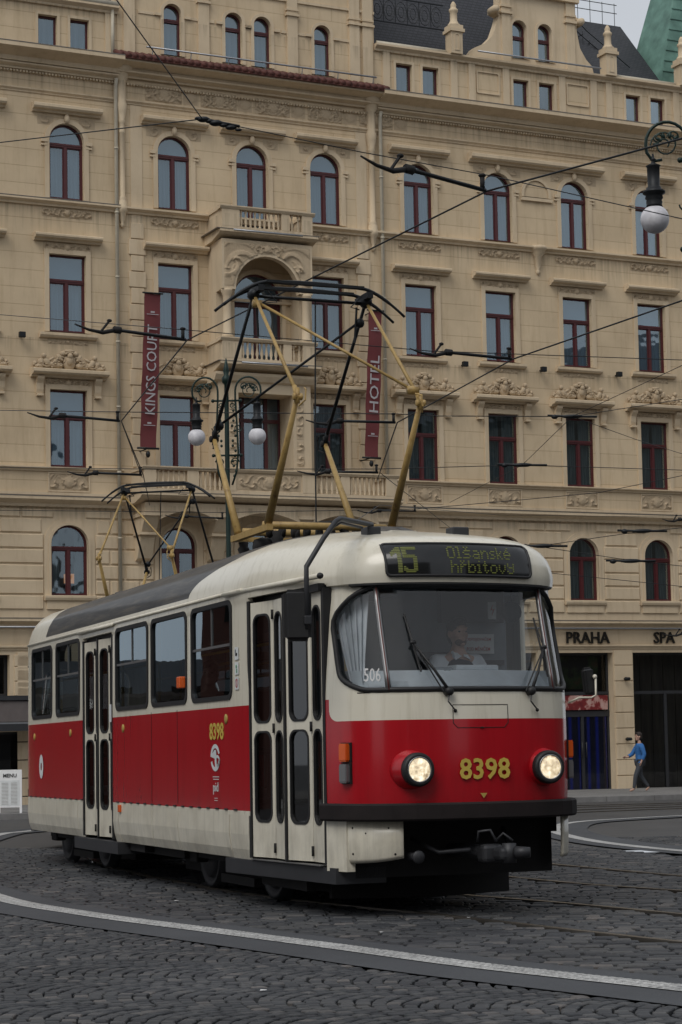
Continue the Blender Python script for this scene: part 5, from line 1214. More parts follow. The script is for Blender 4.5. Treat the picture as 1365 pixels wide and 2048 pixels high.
# hatch and seams on the front
m = MB(); hp = [(-.235, 1.64), (-.235, 1.50), (-.20, 1.462), (.20, 1.462), (.235, 1.50), (.235, 1.64)]; hd = []
for k in range(6):
    a, b = hp[k], hp[(k+1) % 6]; hd += [(a[0]+(b[0]-a[0])*i/6, a[1]+(b[1]-a[1])*i/6) for i in range(6)]
m.tube([on_surf(y, z, .001) for y, z in hd], .003, 4, False, True); m.ell(on_surf(0, 1.462, .004), (.008, .02, .006)); m.build('front_hatch', 'under', tram)
m = MB(); m.tube([on_surf(y, 1.745, .002) for y in np.linspace(-.9, .9, 30)], .004, 4); m.build('waist_seam', 'under', tram)
# 506
t_, nn = surf_n(-.79, 1.89); text_mesh('506', .135, .105, Vector(on_surf(-.80, 1.885, .004)), t_ if t_.y > 0 else -t_, (0, 0, 1), 'white', 'windscreen_number', tram, .002, .006)
# wipers
def wiper(py, pz, ty, tz, by, bz):
    m = MB(); P0 = Vector(on_surf(py, pz, .05)); mid = Vector(on_surf((ty+by)/2, (tz+bz)/2, .05)); m.lathe([(.035, -.03), (.035, .03), (.02, .045)], tuple(P0-Vector((.02, 0, 0))), 10, 'x')
    m.tube([P0, P0.lerp(mid, .45)+Vector((.02, 0, 0)), mid], [.014, .011, .007], 6); P1 = P0+Vector((0, -.05, -.0)); m.tube([P1, P1.lerp(mid, .98)], .006, 5)
    m.ell(tuple(mid), (.014, .03, .02)); wp = m.build('wiper', 'rubber', tram)
    m = MB(); A = Vector(on_surf(ty, tz, .016)); B = Vector(on_surf(by, bz, .016)); m.tube([A, A.lerp(B, .5), B], .008, 5); m.tube([A.lerp(B, .15)+Vector((.012, 0, 0)), mid, A.lerp(B, .85)+Vector((.012, 0, 0))], .006, 5); m.build('blade', 'rubber', wp)
    m = MB(); m.tube([P0+Vector((0, 0, -.02)), P0+Vector((.02, -.02, -.08)), P0+Vector((.0, .04, -.14)), P0+Vector((-.04, .06, -.15))], .006, 5); m.ell(tuple(P0+Vector((-.03, .06, -.15))), (.015, .015, .015)); m.build('hose', 'rubber', wp)
wiper(-.27, 1.745, -.53, 2.36, -.46, 1.90); wiper(.435, 1.745, .60, 2.34, .66, 1.86)
# mirrors
m = MB(); bm = bmesh.new(); bmesh.ops.create_cube(bm, size=1)
for v in bm.verts: v.co = Vector((v.co.x*.085, v.co.y*.215, v.co.z*.40))
bmesh.ops.bevel(bm, geom=bm.edges[:], offset=.03, segments=3, affect='EDGES'); m.frombm(bm, Matrix.Translation((-.30, -1.405, 2.345)) @ Matrix.Rotation(math.radians(-14), 4, 'Z')); bm.free()
mi_ = m.build('door_mirror', 'rubber', tram)
m = MB(); m.tube([(-.25, -1.345, 2.24), (-.25, -1.345, 2.62), (-.26, -1.34, 2.72), (-.3, -1.18, 2.95), (-.34, -1.06, 3.09), (-.4, -1.0, 3.12), (-.98, -.50, 3.15), (-1.0, -.50, 3.05)], .021, 8)
m.tube([(-.36, -1.09, 3.04), (-.5, -.96, 3.10), (-.95, -.60, 3.12)], .013, 6); m.bbox(-1.08, -.92, -.56, -.44, 3.05, 3.13, .01); m.bbox(-.28, -.22, -1.375, -1.315, 2.27, 2.34, .008); m.build('mirror_arm', 'darkgrey', mi_)
m = MB(); bm = bmesh.new(); bmesh.ops.create_cube(bm, size=1)
for v in bm.verts: v.co = Vector((v.co.x*.06, v.co.y*.125, v.co.z*.225))
bmesh.ops.bevel(bm, geom=bm.edges[:], offset=.022, segments=3, affect='EDGES'); m.frombm(bm, Matrix.Translation((-.42, 1.165, 1.835)) @ Matrix.Rotation(math.radians(20), 4, 'Z') @ Matrix.Rotation(math.radians(8), 4, 'X')); bm.free()
mi_ = m.build('side_mirror', 'rubber', tram)
m = MB(); m.tube([(-.45, .99, 1.66), (-.42, 1.08, 1.70), (-.40, 1.18, 1.70), (-.385, 1.215, 1.72), (-.385, 1.215, 1.86)], .009, 6); m.ell((-.388, 1.21, 1.87), (.02, .02, .02)); m.build('mirror_arm', 'cream', mi_)
# underframe, coupler, lifeguard
m = MB(); m.box(-11.6, -.95, -.90, .90, .45, .86); m.box(-12.6, -11.6, -.6, .6, .5, .86); m.box(-.95, -.5, -.88, .88, .62, .86); m.box(-.60, -.56, -.86, .86, .3, .7); m.box(-9, -4.8, -1.0, 1.0, .28, .5); m.box(-6.7, -5.9, -1.1, -1., .3, .5)
m.box(-8.6, -8.4, -1.1, -.9, .26, .8); m.box(-5.9, -1.2, -.66, .66, .12, .5); m.box(-11.3, -7.9, -.66, .66, .12, .5); m.box(-2.5, -1.35, -.98, -.90, .16, .30)  # low boxes near the ground are added to block light under the car
m.build('underframe_light_block', 'under', tram)
m = MB(); m.add([(x, y, z) for z in (.10, .34) for x, y in ((-1.25, -.80), (-.95, 0), (-1.25, .80), (-1.31, .80), (-1.01, 0), (-1.31, -.80))], [(0, 1, 7, 6), (1, 2, 8, 7), (2, 3, 9, 8), (3, 4, 10, 9), (4, 5, 11, 10), (5, 0, 6, 11), (0, 1, 2, 3, 4, 5), (6, 7, 8, 9, 10, 11)], False)
for y in (-.6, .6): m.box(-1.3, -1.22, y-.03, y+.03, .2, .7)
m.build('lifeguard', 'under', tram)
m = MB(); K0 = len(m.v); m.tube([(-.9, .1, .50), (-.1, .22, .50), (.08, .25, .49)], [.055, .055, .05], 10); m.bbox(.02, .16, .16, .34, .42, .56, .03); m.bbox(.12, .30, .24, .38, .44, .54, .03); m.tube([(.26, .33, .42), (.26, .33, .57)], .055, 12); m.tube([(.30, .36, .50), (.36, .46, .50)], [.05, .04], 10); m.tube([(-.3, -.25, .60), (-.1, -.1, .50), (.05, .1, .52)], .018, 6); m.tube([(-.4, .6, .66), (-.2, .55, .48), (-.35, .35, .42)], .018, 6); m.tube([(.10, .14, .58), (.12, .14, .66), (.16, .22, .67), (.18, .26, .58)], .012, 6); m.tube([(.08, .30, .58), (.10, .36, .64), (.14, .42, .58)], .012, 6)
m.v = [(x-.10, y-.20, z) for x, y, z in m.v]; m.build('coupler', 'darkgrey', tram)
m = MB(); m.tube([(-.5, -.52, .475), (-.1, -.52, .475)], .03, 8); m.lathe([(.045, -.12), (.052, -.09), (.045, -.08)], (0, -.52, .475), 12, 'x'); m.build('buffer_socket', 'darkgrey', tram)
def bogie(x):
    b_ = MB(); b_.box(x-1.2, x+1.2, -.93, -.84, .30, .45); b_.box(x-1.2, x+1.2, .84, .93, .30, .45); b_.box(x-.3, x+.3, -.85, .85, .35, .6)
    for dx in (-.95, .95): b_.bbox(x+dx-.14, x+dx+.14, -.95, -.82, .25, .50, .02); b_.tube([(x+dx, -.7, .33), (x+dx, .7, .33)], .07, 8)
    b_.box(x-.5, x+.5, -.80, -.72, .08, .16); bo = b_.build('bogie', 'under', tram)
    for dx in (-.95, .95):
        for y in (-.7175, .7175):
            w_ = MB(); w_.lathe([(.10, -.06), (.24, -.055), (.25, -.02), (.30, -.055), (.335, -.055), (.335, .03), (.36, .045), (.36, .06), (.08, .06)], (x+dx, 0, 0), 28, 'y')
            for i, v in enumerate(w_.v): w_.v[i] = (v[0], y+v[1]*(1 if y > 0 else 1), v[2]+.338)
            w_.build('wheel', 'darkgrey', bo)
bogie(-3.75); bogie(-9.8)
# interior
m = MB(); m.box(-11.2, -2.3, -1.08, 1.08, .86, .90); m.box(-2.3, -.7, -.88, .88, .86, .90); m.box(-LEN+.9, -11.2, -.8, .8, .86, .90); m.build('floor', 'cabgrey', tram)
m = MB(); m.add([(x, y, 2.72) for x, y in ((-LEN+1., -.75), (-11., -1.05), (-2.3, -1.05), (-.7, -.80), (-.7, .80), (-2.3, 1.05), (-11., 1.05), (-LEN+1., .75))], [tuple(range(8))]); m.build('ceiling', 'cabgrey', tram)
for k, x in enumerate(np.arange(-11.4, -2.6, .78)):
    for s in (-1, 1):
        if s == -1 and (-8.5 < x < -6.5): continue
        m = MB(); y = s*.78; m.bbox(x-.2, x+.2, y-.2, y+.2, 1.28, 1.34, .03); m.bbox(x-.24, x-.18, y-.2, y+.2, 1.32, 1.86, .03); m.tube([(x, y, .9), (x, y, 1.3)], .03, 6); m.build('seat', 'seat', tram)
m = MB()
for x, y in ((-1.05, -.72), (-2.35, -.75), (-2.35, .5), (-6.7, -.7), (-8.25, -.7), (-4.6, .5), (-9.8, .45)): m.tube([(x, y, .9), (x, y, 2.72)], .018, 8)
m.tube([(-11.5, -.62, 2.30), (-2.4, -.62, 2.30)], .016, 6); m.tube([(-11.5, .62, 2.30), (-2.4, .62, 2.30)], .016, 6); m.tube([(-1.3, -.95, .95), (-.95, -.85, 1.5)], .018, 6); m.tube([(-3.75, -.95, 2.13), (-2.65, -.95, 2.13)], .015, 6)
m.build('handrail', 'pole', tram)
# driver's cab
m = MB(); m.box(-1.55, -1.50, -1.02, -.35, .9, 2.72); m.box(-1.55, -1.50, -.35, .45, .9, 2.72); m.box(-1.55, -1.50, .45, 1.08, .9, 1.95); m.box(-1.55, -1.50, .45, 1.08, 2.62, 2.72); m.box(-1.55, -1.50, .45, .95, 1.9, 2.72); m.box(-1.5, -.75, -.40, -.36, .9, 1.75); m.box(-1.5, -.8, -.40, -.36, 2.55, 2.72); m.build('cab_partition', 'cabgrey', tram)
m = MB(); m.box(-1.495, -1.48, .44, .92, 2.02, 2.06); m.bbox(-1.50, -1.42, .30, .90, 2.38, 2.70, .01); m.build('cab_cabinet', 'darkgrey', tram)
m = MB(); vs = []; yy = np.linspace(-.88, .88, 31)
for y in yy:
    xs = surf_x(y, 1.78)-.06
    for x, z in ((xs, 1.765), (xs-.10, 1.80), (max(-.80, xs-.26) if abs(y) < .8 else xs-.15, 1.925), (min(xs-.42, -.62), 1.93), (min(xs-.42, -.62), 1.5)): vs.append((x, y, z))
m.add(vs, [(k*5+i, (k+1)*5+i, (k+1)*5+i+1, k*5+i+1) for k in range(30) for i in range(4)], False)
m.bbox(-.62, -.42, -.02, .36, 1.92, 1.97, .015); dsh = m.build('dashboard', 'dash', tram)
m = MB(); m.bbox(-.46, -.36, -.22, -.06, 1.86, 1.95, .02); m.lathe([(.035, -.36), (.03, -.34), (.015, -.345)], (0, -.13, 1.905), 12, 'x'); m.build('dash_camera', 'cabgrey', dsh)
m = MB(); m.box(-1.478, -1.474, .50, .82, 2.115, 2.285); sg = m.build('cab_notice', 'paper', tram)
text_mesh('S ODPOJOVAČEM', .26, .04, (-1.470, .66, 2.24), (0, 1, 0), (0, 0, 1), 'redprint', 'print', sg, .001, .01); text_mesh('POD MĚNIČEM', .22, .04, (-1.470, .67, 2.16), (0, 1, 0), (0, 0, 1), 'redprint', 'print', sg, .001, .01)
m = MB(); m.box(-1.416, -1.412, .74, .82, 2.41, 2.56); sg = m.build('high_voltage_sticker', 'paper', tram)
m = MB(); m.add([(-1.409, .79, 2.54), (-1.409, .76, 2.485), (-1.409, .785, 2.49), (-1.409, .775, 2.43), (-1.409, .805, 2.50), (-1.409, .78, 2.495)], [(0, 1, 2, 5), (2, 3, 4, 5)]); m.build('print', 'redprint', sg)
m = MB(); m.box(-.9, -.896, -.90, -.64, 2.20, 2.46); sg = m.build('first_aid_notice', 'paper', tram); m = MB(); m.box(-.893, -.891, -.80, -.72, 2.36, 2.42); m.build('print', 'greenprint', sg); m = MB(); m.box(-.893, -.891, -.85, -.70, 2.24, 2.30); m.build('print', 'redprint', sg)
m = MB(); vs = []; nc = 26
for j, z in enumerate(np.linspace(1.84, 2.54, 8)):
    for i in range(nc+1):
        q = i/nc; y = -.945+(.05+.10*(z-1.84)/.7)*q*1.6+(2.54-z)*.09; vs.append((plan_x(abs(y))-.20+.02*math.sin(q*34)-lev(z)[0]*.9, y, z))
m.add(vs, [(j*(nc+1)+i, j*(nc+1)+i+1, (j+1)*(nc+1)+i+1, (j+1)*(nc+1)+i) for j in range(7) for i in range(nc)], True); m.build('cab_curtain', 'shirt', tram)
m = MB(); m.lathe([(.08, -.74), (.09, -.72), (.09, -.69), (.07, -.66)], (0, .62, 2.42), 14, 'x'); m.tube([(-.7, .62, 2.5), (-.7, .62, 2.62)], .008, 5); m.build('cab_fan', 'rubber', tram)
# roof fittings
m = MB(); m.ell((-7.6, -.90, 3.03), (.22, .12, .05)); m.bbox(-7.5, -7.36, -1.02, -.88, 3.0, 3.06, .015); m.ell((-9.4, -.3, 3.26), (.25, .2, .04)); m.bbox(-.95, -.80, .15, .30, 3.05, 3.13, .01); m.build('roof_vent', 'darkgrey', tram)
# pantograph
pan = MB(); X0 = -3.7
for y in (-.62, .62): pan.box(X0-.60, X0+.50, y-.03, y+.03, 3.35, 3.41)
pan.box(X0-.60, X0-.55, -.59, .59, 3.355, 3.40)
pg = pan.build('pantograph', 'ochre', tram)
m = MB(); m.tube([(X0+.30, -.62, 3.42), (X0+.30, .62, 3.42)], .036, 12); m.tube([(X0-.3, -.62, 3.42), (X0-.3, .62, 3.42)], .036, 12); m.build('cross_shaft', 'ochre', pg)
for sx, bx, kx in ((1, X0+.45, -2.45), (-1, X0-.45, -4.96)):
    for sy in (-1, 1):
        m = MB(); m.tube([(bx, sy*.62, 3.42), (kx, sy*.60, 4.48)], [.040, .023], 12); m.build('lower_arm', 'ochre', pg)
        m = MB(); m.tube([(kx, sy*.60, 4.49), (X0+.03*sx, sy*.58, 5.66)], [.019, .016], 10); m.tube([(kx, sy*.60, 4.45), (kx-sx*.08, sy*.60, 4.58)], .024, 8); m.build('upper_arm', 'ochre' if sx == 1 else 'iron', pg)
        m = MB(); m.lathe([(.026, -.045), (.033, -.04), (.033, -.02), (.022, -.015), (.022, .015), (.033, .02), (.033, .04), (.026, .045)], (kx, sy*.60, 4.47), 12, 'y'); m.tube([(kx, sy*.60, 4.41), (kx, sy*.60, 4.55)], .022, 8); m.tube([(kx+.02*sx, sy*.54, 4.55), (kx+.11*sx, sy*.56, 4.52), (kx+.12*sx, sy*.57, 4.42), (kx+.03*sx, sy*.6, 4.38)], .008, 5); m.build('knuckle', 'ochre' if sx == 1 else 'under', pg)
m = MB(); m.tube([(X0+.05, -.56, 5.60), (-2.55, .54, 4.62)], .014, 8); m.lathe([(.04, -.04), (.04, .04)], (X0+.06, -.57, 5.58), 8, 'y'); m.lathe([(.04, -.05), (.04, .05)], (-2.53, .56, 4.60), 8, 'y'); m.build('diagonal_stay', 'ochre', pg)
m = MB(); m.tube([(-4.9, -.54, 4.62), (X0-.12, .54, 5.50)], .014, 8); m.ell((-4.9, -.56, 4.60), (.05, .05, .05)); m.ell((X0-.12, .56, 5.50), (.05, .05, .05)); m.build('diagonal_stay', 'iron', pg)
m = MB()
def bar(x, dz, half_, drop):
    ys = np.linspace(-half_, half_, 41); pts = []
    for y in ys:
        e = max(0, (abs(y)-.50)/(half_-.50)); pts.append((x, y, 5.80+dz-.02*(y/.5)**2*(abs(y) < .5)-.02*(abs(y) >= .5)-drop*e**1.5))
    m.tube(pts, [.018 if abs(y) < .8*half_ else .014 for y in ys], 6); return pts
bar(X0+.14, 0., .93, .25); bar(X0-.14, 0., .93, .25)
for x in (X0+.14, X0-.14): m.box(x-.03, x+.03, -.5, .5, 5.775, 5.80)
m.tube([(X0, -.60, 5.67), (X0, .60, 5.67)], .016, 6)
for sy in (-1, 1):
    m.box(X0-.17, X0+.17, sy*.56-.03, sy*.56+.03, 5.69, 5.75); m.ell((X0, sy*.58, 5.68), (.09, .06, .06), 8); m.tube([(X0+.12, sy*.48, 5.70), (X0+.10, sy*.38, 5.60), (X0+.02, sy*.50, 5.60)], .006, 4)
    m.tube([(X0-.10, sy*.52, 5.65), (X0-.12, sy*.50, 5.30)], .012, 5)
m.build('collector_head', 'iron', pg)
m = MB()
for y in (-.55, .55):
    for x in (X0-.5, X0+.5): m.lathe([(.04, 3.14), (.06, 3.20), (.04, 3.23), (.06, 3.27), (.04, 3.30), (.05, 3.34)], (x, y, 0), 10)
m.bbox(X0-.35, X0+.30, -.42, -.15, 3.06, 3.24, .03); m.lathe([(.07, -.62), (.09, -.56), (.09, -.45), (.07, -.40)], (X0+.05, 0, 3.24), 14, 'y'); m.tube([(X0+.35, -.3, 3.20), (X0+.1, -.2, 3.45), (X0+.3, .1, 3.45), (X0+.3, .3, 3.30)], .03, 8)
for y in np.linspace(-.5, .5, 9): m.lathe([(.06, y-.02), (.065, y), (.06, y+.02)], (X0+.14, 0, 3.38), 8, 'y')
m.box(X0-.7, X0+.7, -.65, .65, 3.03, 3.06); m.tube([(X0+.45, .0, 3.3), (X0+.45, .45, 3.28)], .045, 8); m.build('insulator', 'under', pg)
# pull cord
m = MB(); m.tube([(X0, .05, 5.66), (X0+.02, .02, 4.4), (X0+.05, 0, 3.1)], .008, 5); m.build('pull_cord', 'iron', pg)
# second car behind
a2 = math.radians(12.); f2 = Vector((-math.sin(a2), -math.cos(a2), .0205)).normalized(); l2 = Vector((math.cos(a2), -math.sin(a2), .003)); l2 = (l2-f2*l2.dot(f2)).normalized(); u2 = f2.cross(l2)
pc = Vector((-3.0, 32.5, 0)); o2 = pc-f2*X0; o2.z = gz(o2.y)
bpy.context.view_layer.update()
tram2 = copy_tree(tram); tram2.matrix_world = Matrix(((f2.x, l2.x, u2.x, o2.x), (f2.y, l2.y, u2.y, o2.y), (f2.z, l2.z, u2.z, o2.z), (0, 0, 0, 1)))
for o_ in [o_ for o_ in bpy.data.objects if o_.parent == tram2 and 'mirror' in o_.name]:
    for c_ in list(o_.children): bpy.data.objects.remove(c_)
    bpy.data.objects.remove(o_)
tram2['label'] = 'second red tram car coupled behind, only its pantograph showing over the first car'
# ------------------------------------------------------------ people
def skin_mesh(joints, edges, sub=2):
    names = list(joints); me = bpy.data.meshes.new('sk'); me.from_pydata([joints[n][0] for n in names], [(names.index(a), names.index(b)) for a, b in edges], [])
    o = link('sk', me); o.modifiers.new('s', 'SKIN'); 
    for i, n in enumerate(names): r = joints[n][1]; me.skin_vertices[0].data[i].radius = r if isinstance(r, tuple) else (r, r)
    me.skin_vertices[0].data[0].use_root = True
    md = o.modifiers.new('u', 'SUBSURF'); md.levels = md.render_levels = sub
    dg = bpy.context.evaluated_depsgraph_get(); m2 = bpy.data.meshes.new_from_object(o.evaluated_get(dg)); bpy.data.objects.remove(o)
    bm = bmesh.new(); bm.from_mesh(m2); bmesh.ops.recalc_face_normals(bm, faces=bm.faces); return bm
def remesh(mb, name, mat, parent, vox):
    o = mb.build(name, mat, parent); md = o.modifiers.new('r', 'REMESH'); md.mode = 'VOXEL'; md.voxel_size = vox; md.use_smooth_shade = True
    s = o.modifiers.new('s', 'SMOOTH'); s.iterations = 3; s.factor = .5
    dg = bpy.context.evaluated_depsgraph_get(); me = bpy.data.meshes.new_from_object(o.evaluated_get(dg)); o.modifiers.clear(); o.data = me; me.materials.clear(); me.materials.append(M[mat]); return o
def person(mw, label, J, head, yaw, cloth, legs=None, hair='hair', beard=False, vest=None, grip=0.):
    # J: joints; body is one surface, clothes are its children
    r = empty('person', mw); tag(r, label, 'person')
    e = [('pelvis', 'waist'), ('waist', 'chest'), ('chest', 'neck'), ('neck', 'skull')]
    for s in 'LR': e += [('chest', 'sh'+s), ('sh'+s, 'el'+s), ('el'+s, 'wr'+s), ('wr'+s, 'pa'+s), ('pelvis', 'hip'+s), ('hip'+s, 'kn'+s), ('kn'+s, 'an'+s), ('an'+s, 'to'+s)]
    rad = {'pelvis': (.13, .10), 'waist': (.12, .09), 'chest': (.15, .10), 'neck': .052, 'skull': .05, 'sh': .062, 'el': .044, 'wr': .028, 'pa': (.036, .018), 'hip': .085, 'kn': .055, 'an': .038, 'to': .035}
    jj = {k: (v, rad.get(k, rad.get(k[:2], rad.get(k[:3], .05)))) for k, v in J.items()}
    e = [q for q in e if q[0] in jj and q[1] in jj]
    bm = skin_mesh(jj, e); mb = MB(); mb.frombm(bm); bm.free()
    H_ = Vector(head); Ry = Matrix.Rotation(yaw, 3, 'Z')
    def hp(x, y, z): v = Ry @ Vector((x, y, z)); return (H_.x+v.x, H_.y+v.y, H_.z+v.z)
    def hell(m_, c, rr, n=12):
        k = MB(); k.ell((0, 0, 0), rr, n, n); 
        m_.add([tuple(Vector(hp(*c))+Ry @ Vector(v)) for v in k.v], k.f, True)
    hell(mb, (0, 0, .015), (.093, .076, .115), 18); hell(mb, (.025, 0, -.055), (.062, .055, .065)); hell(mb, (.095, 0, -.005), (.022, .014, .024)); hell(mb, (.088, 0, .015), (.014, .010, .03)); hell(mb, (.075, 0, -.088), (.024, .026, .020))
    hell(mb, (.088, 0, -.045), (.012, .026, .006)); hell(mb, (.088, 0, -.058), (.012, .022, .007)); hell(mb, (.082, 0, .045), (.018, .055, .012))
    for s in (-1, 1): hell(mb, (-.005, s*.078, 0), (.020, .010, .032)); hell(mb, (.055, s*.045, -.015), (.03, .02, .025))
    for s in 'LR':
        w_, p_ = Vector(J['wr'+s]), Vector(J['pa'+s]); d = (p_-w_).normalized(); sd_ = d.orthogonal().normalized(); up = d.cross(sd_)
        for k, L in enumerate((.062, .072, .067, .052)):
            a = p_+sd_*(k-1.5)*.019; b = a+d*L*.5-up*L*grip*.35; c = b+d*L*.4*(1-grip)-up*L*(.25+grip*.5); mb.tube([a-d*.02, a, b, c], [.010, .010, .009, .007], 7)
        a = w_.lerp(p_, .5)+sd_*-.025; mb.tube([a, a-sd_*.03+d*.02, a-sd_*.035+d*.055-up*.01], [.012, .011, .008], 7)
    body_ = remesh(mb, 'body', 'skin', r, .0085)
    m_ = MB()
    for s in (-1, 1): hell(m_, (.079, s*.030, .015), (.010, .013, .008), 8); 
    m_.build('eyes', 'blackprint', body_)
    m_ = MB()
    for s in (-1, 1): hell(m_, (.088, s*.031, .037), (.006, .020, .004), 8)
    hell(m_, (-.012, 0, .045), (.098, .084, .102), 18); hell(m_, (-.035, 0, -.005), (.075, .078, .10), 16); hell(m_, (.045, 0, .105), (.052, .062, .034), 12)
    remesh(m_, 'hair', hair, body_, .009)
    if beard:
        m_ = MB(); hell(m_, (.046, 0, -.070), (.052, .054, .040), 14); remesh(m_, 'beard', 'beard', body_, .009)
    # clothing
    def garment(name, keys, edges_, mat, grow, radd=None):
        q = {}
        for k in keys:
            rr = jj[k][1]; rr = rr if isinstance(rr, tuple) else (rr, rr); q[k] = (J[k], tuple(v+grow for v in rr))
        if radd: q.update(radd)
        for k_try in range(8):
            rj = random.Random(k_try); qq = {k: (tuple(c+(rj.uniform(-.012, .012) if k_try else 0) for c in v[0]), v[1]) for k, v in q.items()}
            bm = skin_mesh(qq, edges_); k_ = MB(); k_.frombm(bm); bm.free(); g_ = remesh(k_, name, mat, body_, .012)
            if len(g_.data.vertices) > 2500: return g_
            bpy.data.objects.remove(g_)
        # fall back on a garment cut from the body surface itself, pushed outwards
        me_ = body_.data; lo_, hi_ = J['pelvis'][2]-.06, J['neck'][2]-.02; wr_ = [Vector(J['wr'+q]) for q in 'LR']; k_ = MB(); mp = {}
        ok_ = [lo_ <= v.co.z <= hi_ and all((v.co-w_).length > .075 for w_ in wr_) and not any((v.co-Vector(J['pa'+q])).length < .09 for q in 'LR') for v in me_.vertices]
        vs_ = [tuple(v.co+v.normal*.020) for v in me_.vertices]; k_.add(vs_, [tuple(p.vertices) for p in me_.polygons if all(ok_[i] for i in p.vertices)], True)
        return k_.build(name, mat, body_, recalc=False)
    te = [('pelvis', 'waist'), ('waist', 'chest')]+[('chest', 'sh'+s) for s in 'LR']+[('sh'+s, 'el'+s) for s in 'LR']+[('el'+s, 'cu'+s) for s in 'LR']
    cu_ = {'cu'+s: (tuple(Vector(J['el'+s]).lerp(Vector(J['wr'+s]), .9)), (.042, .042)) for s in 'LR'}
    garment('jacket' if not vest else 'shirt', ['pelvis', 'waist', 'chest', 'shL', 'shR', 'elL', 'elR'], te, cloth, .016, cu_)
    if vest:
        vs_ = {'vs'+q: (tuple(Vector(J['chest']).lerp(Vector(J['sh'+q]), .72)), (.115, .105)) for q in 'LR'}
        garment('vest', ['pelvis', 'waist', 'chest'], te[:2]+[('chest', 'vsL'), ('chest', 'vsR')], vest, .040, vs_)
        m_ = MB(); N_ = Vector(J['neck'])
        for s in (-1, 1):
            f_ = Ry @ Vector((1, 0, 0)); l_ = Ry @ Vector((0, 1, 0)); a = N_+l_*s*.055+Vector((0, 0, .02)); b = N_+f_*.075+l_*s*.012+Vector((0, 0, -.045)); c = N_+f_*.085+l_*s*.075+Vector((0, 0, -.075)); d = N_+l_*s*.075-Vector((0, 0, .03))
            m_.add([a, b, c, d]+[p+f_*.012 for p in (a, b, c, d)], [(0, 1, 2, 3), (4, 5, 6, 7), (0, 1, 5, 4), (1, 2, 6, 5), (2, 3, 7, 6), (3, 0, 4, 7)])
        m_.build('collar', cloth, body_)
    if legs: garment('trousers', ['pelvis', 'hipL', 'hipR', 'knL', 'knR', 'anL', 'anR'], [('pelvis', 'hipL'), ('pelvis', 'hipR'), ('hipL', 'knL'), ('hipR', 'knR'), ('knL', 'anL'), ('knR', 'anR')], legs, .014)
    return r
def seated(x, y, z, armf=.34, hands=.10):
    # z = seat height, facing +x
    return {'pelvis': (x, y, z+.08), 'waist': (x, y, z+.26), 'chest': (x+.01, y, z+.46), 'neck': (x+.03, y, z+.60), 'skull': (x+.04, y, z+.70), 'shL': (x+.01, y+.19, z+.52), 'shR': (x+.01, y-.19, z+.52), 'elL': (x+.12, y+.27, z+.28), 'elR': (x+.12, y-.27, z+.28),
            'wrL': (x+armf, y+.20, z+.22+hands), 'wrR': (x+armf, y-.20, z+.22+hands), 'paL': (x+armf+.07, y+.18, z+.22+hands), 'paR': (x+armf+.07, y-.18, z+.22+hands), 'hipL': (x+.04, y+.10, z+.08), 'hipR': (x+.04, y-.10, z+.08), 'knL': (x+.46, y+.11, z+.10), 'knR': (x+.46, y-.11, z+.10), 'anL': (x+.44, y+.11, z-.33), 'anR': (x+.44, y-.11, z-.33), 'toL': (x+.60, y+.11, z-.38), 'toR': (x+.60, y-.11, z-.38)}
J = seated(-1.06, .27, 1.51, .34, .17)
person(TM, 'bearded tram driver in white shirt and dark vest seated behind the windscreen', J, (-1.02, .27, 2.255), math.radians(8), 'shirt', 'jeans', 'hair', True, 'vest', .6)
m = MB(); m.bbox(-1.30, -.86, .05, .50, 1.40, 1.47, .03); m.bbox(-1.34, -1.27, .05, .50, 1.45, 2.12, .03); m.tube([(-1.08, .27, .9), (-1.08, .27, 1.42)], .05, 8); m.build('driver_seat', 'vest', tram)
J = seated(-4.85, -.72, 1.34); person(TM, 'seated passenger in a dark coat behind the fourth side window from the rear', J, (-4.79, -.72, 2.08), math.radians(-30), 'vest', 'jeans')
x, y, z = -1.95, -.62, .90
J = {'pelvis': (x, y, z+.92), 'waist': (x, y, z+1.08), 'chest': (x, y, z+1.28), 'neck': (x, y, z+1.44), 'skull': (x+.01, y, z+1.53), 'shL': (x, y+.18, z+1.36), 'shR': (x, y-.18, z+1.36), 'elL': (x+.06, y+.24, z+1.10), 'elR': (x+.30, y-.22, z+1.18), 'wrL': (x+.22, y+.14, z+.98), 'wrR': (x+.45, y-.26, z+1.32), 'paL': (x+.28, y+.10, z+.98), 'paR': (x+.48, y-.26, z+1.38),
     'hipL': (x, y+.09, z+.88), 'hipR': (x, y-.09, z+.88), 'knL': (x+.03, y+.10, z+.48), 'knR': (x+.03, y-.10, z+.48), 'anL': (x, y+.10, z+.08), 'anR': (x, y-.10, z+.08), 'toL': (x+.14, y+.10, z+.04), 'toR': (x+.14, y-.10, z+.04)}
person(TM, 'standing passenger in dark red jacket holding the yellow rail inside the front door', J, (x+.02, y, z+1.62), math.radians(-20), 'redcloth', 'jeans', 'hair', False, None, .9)
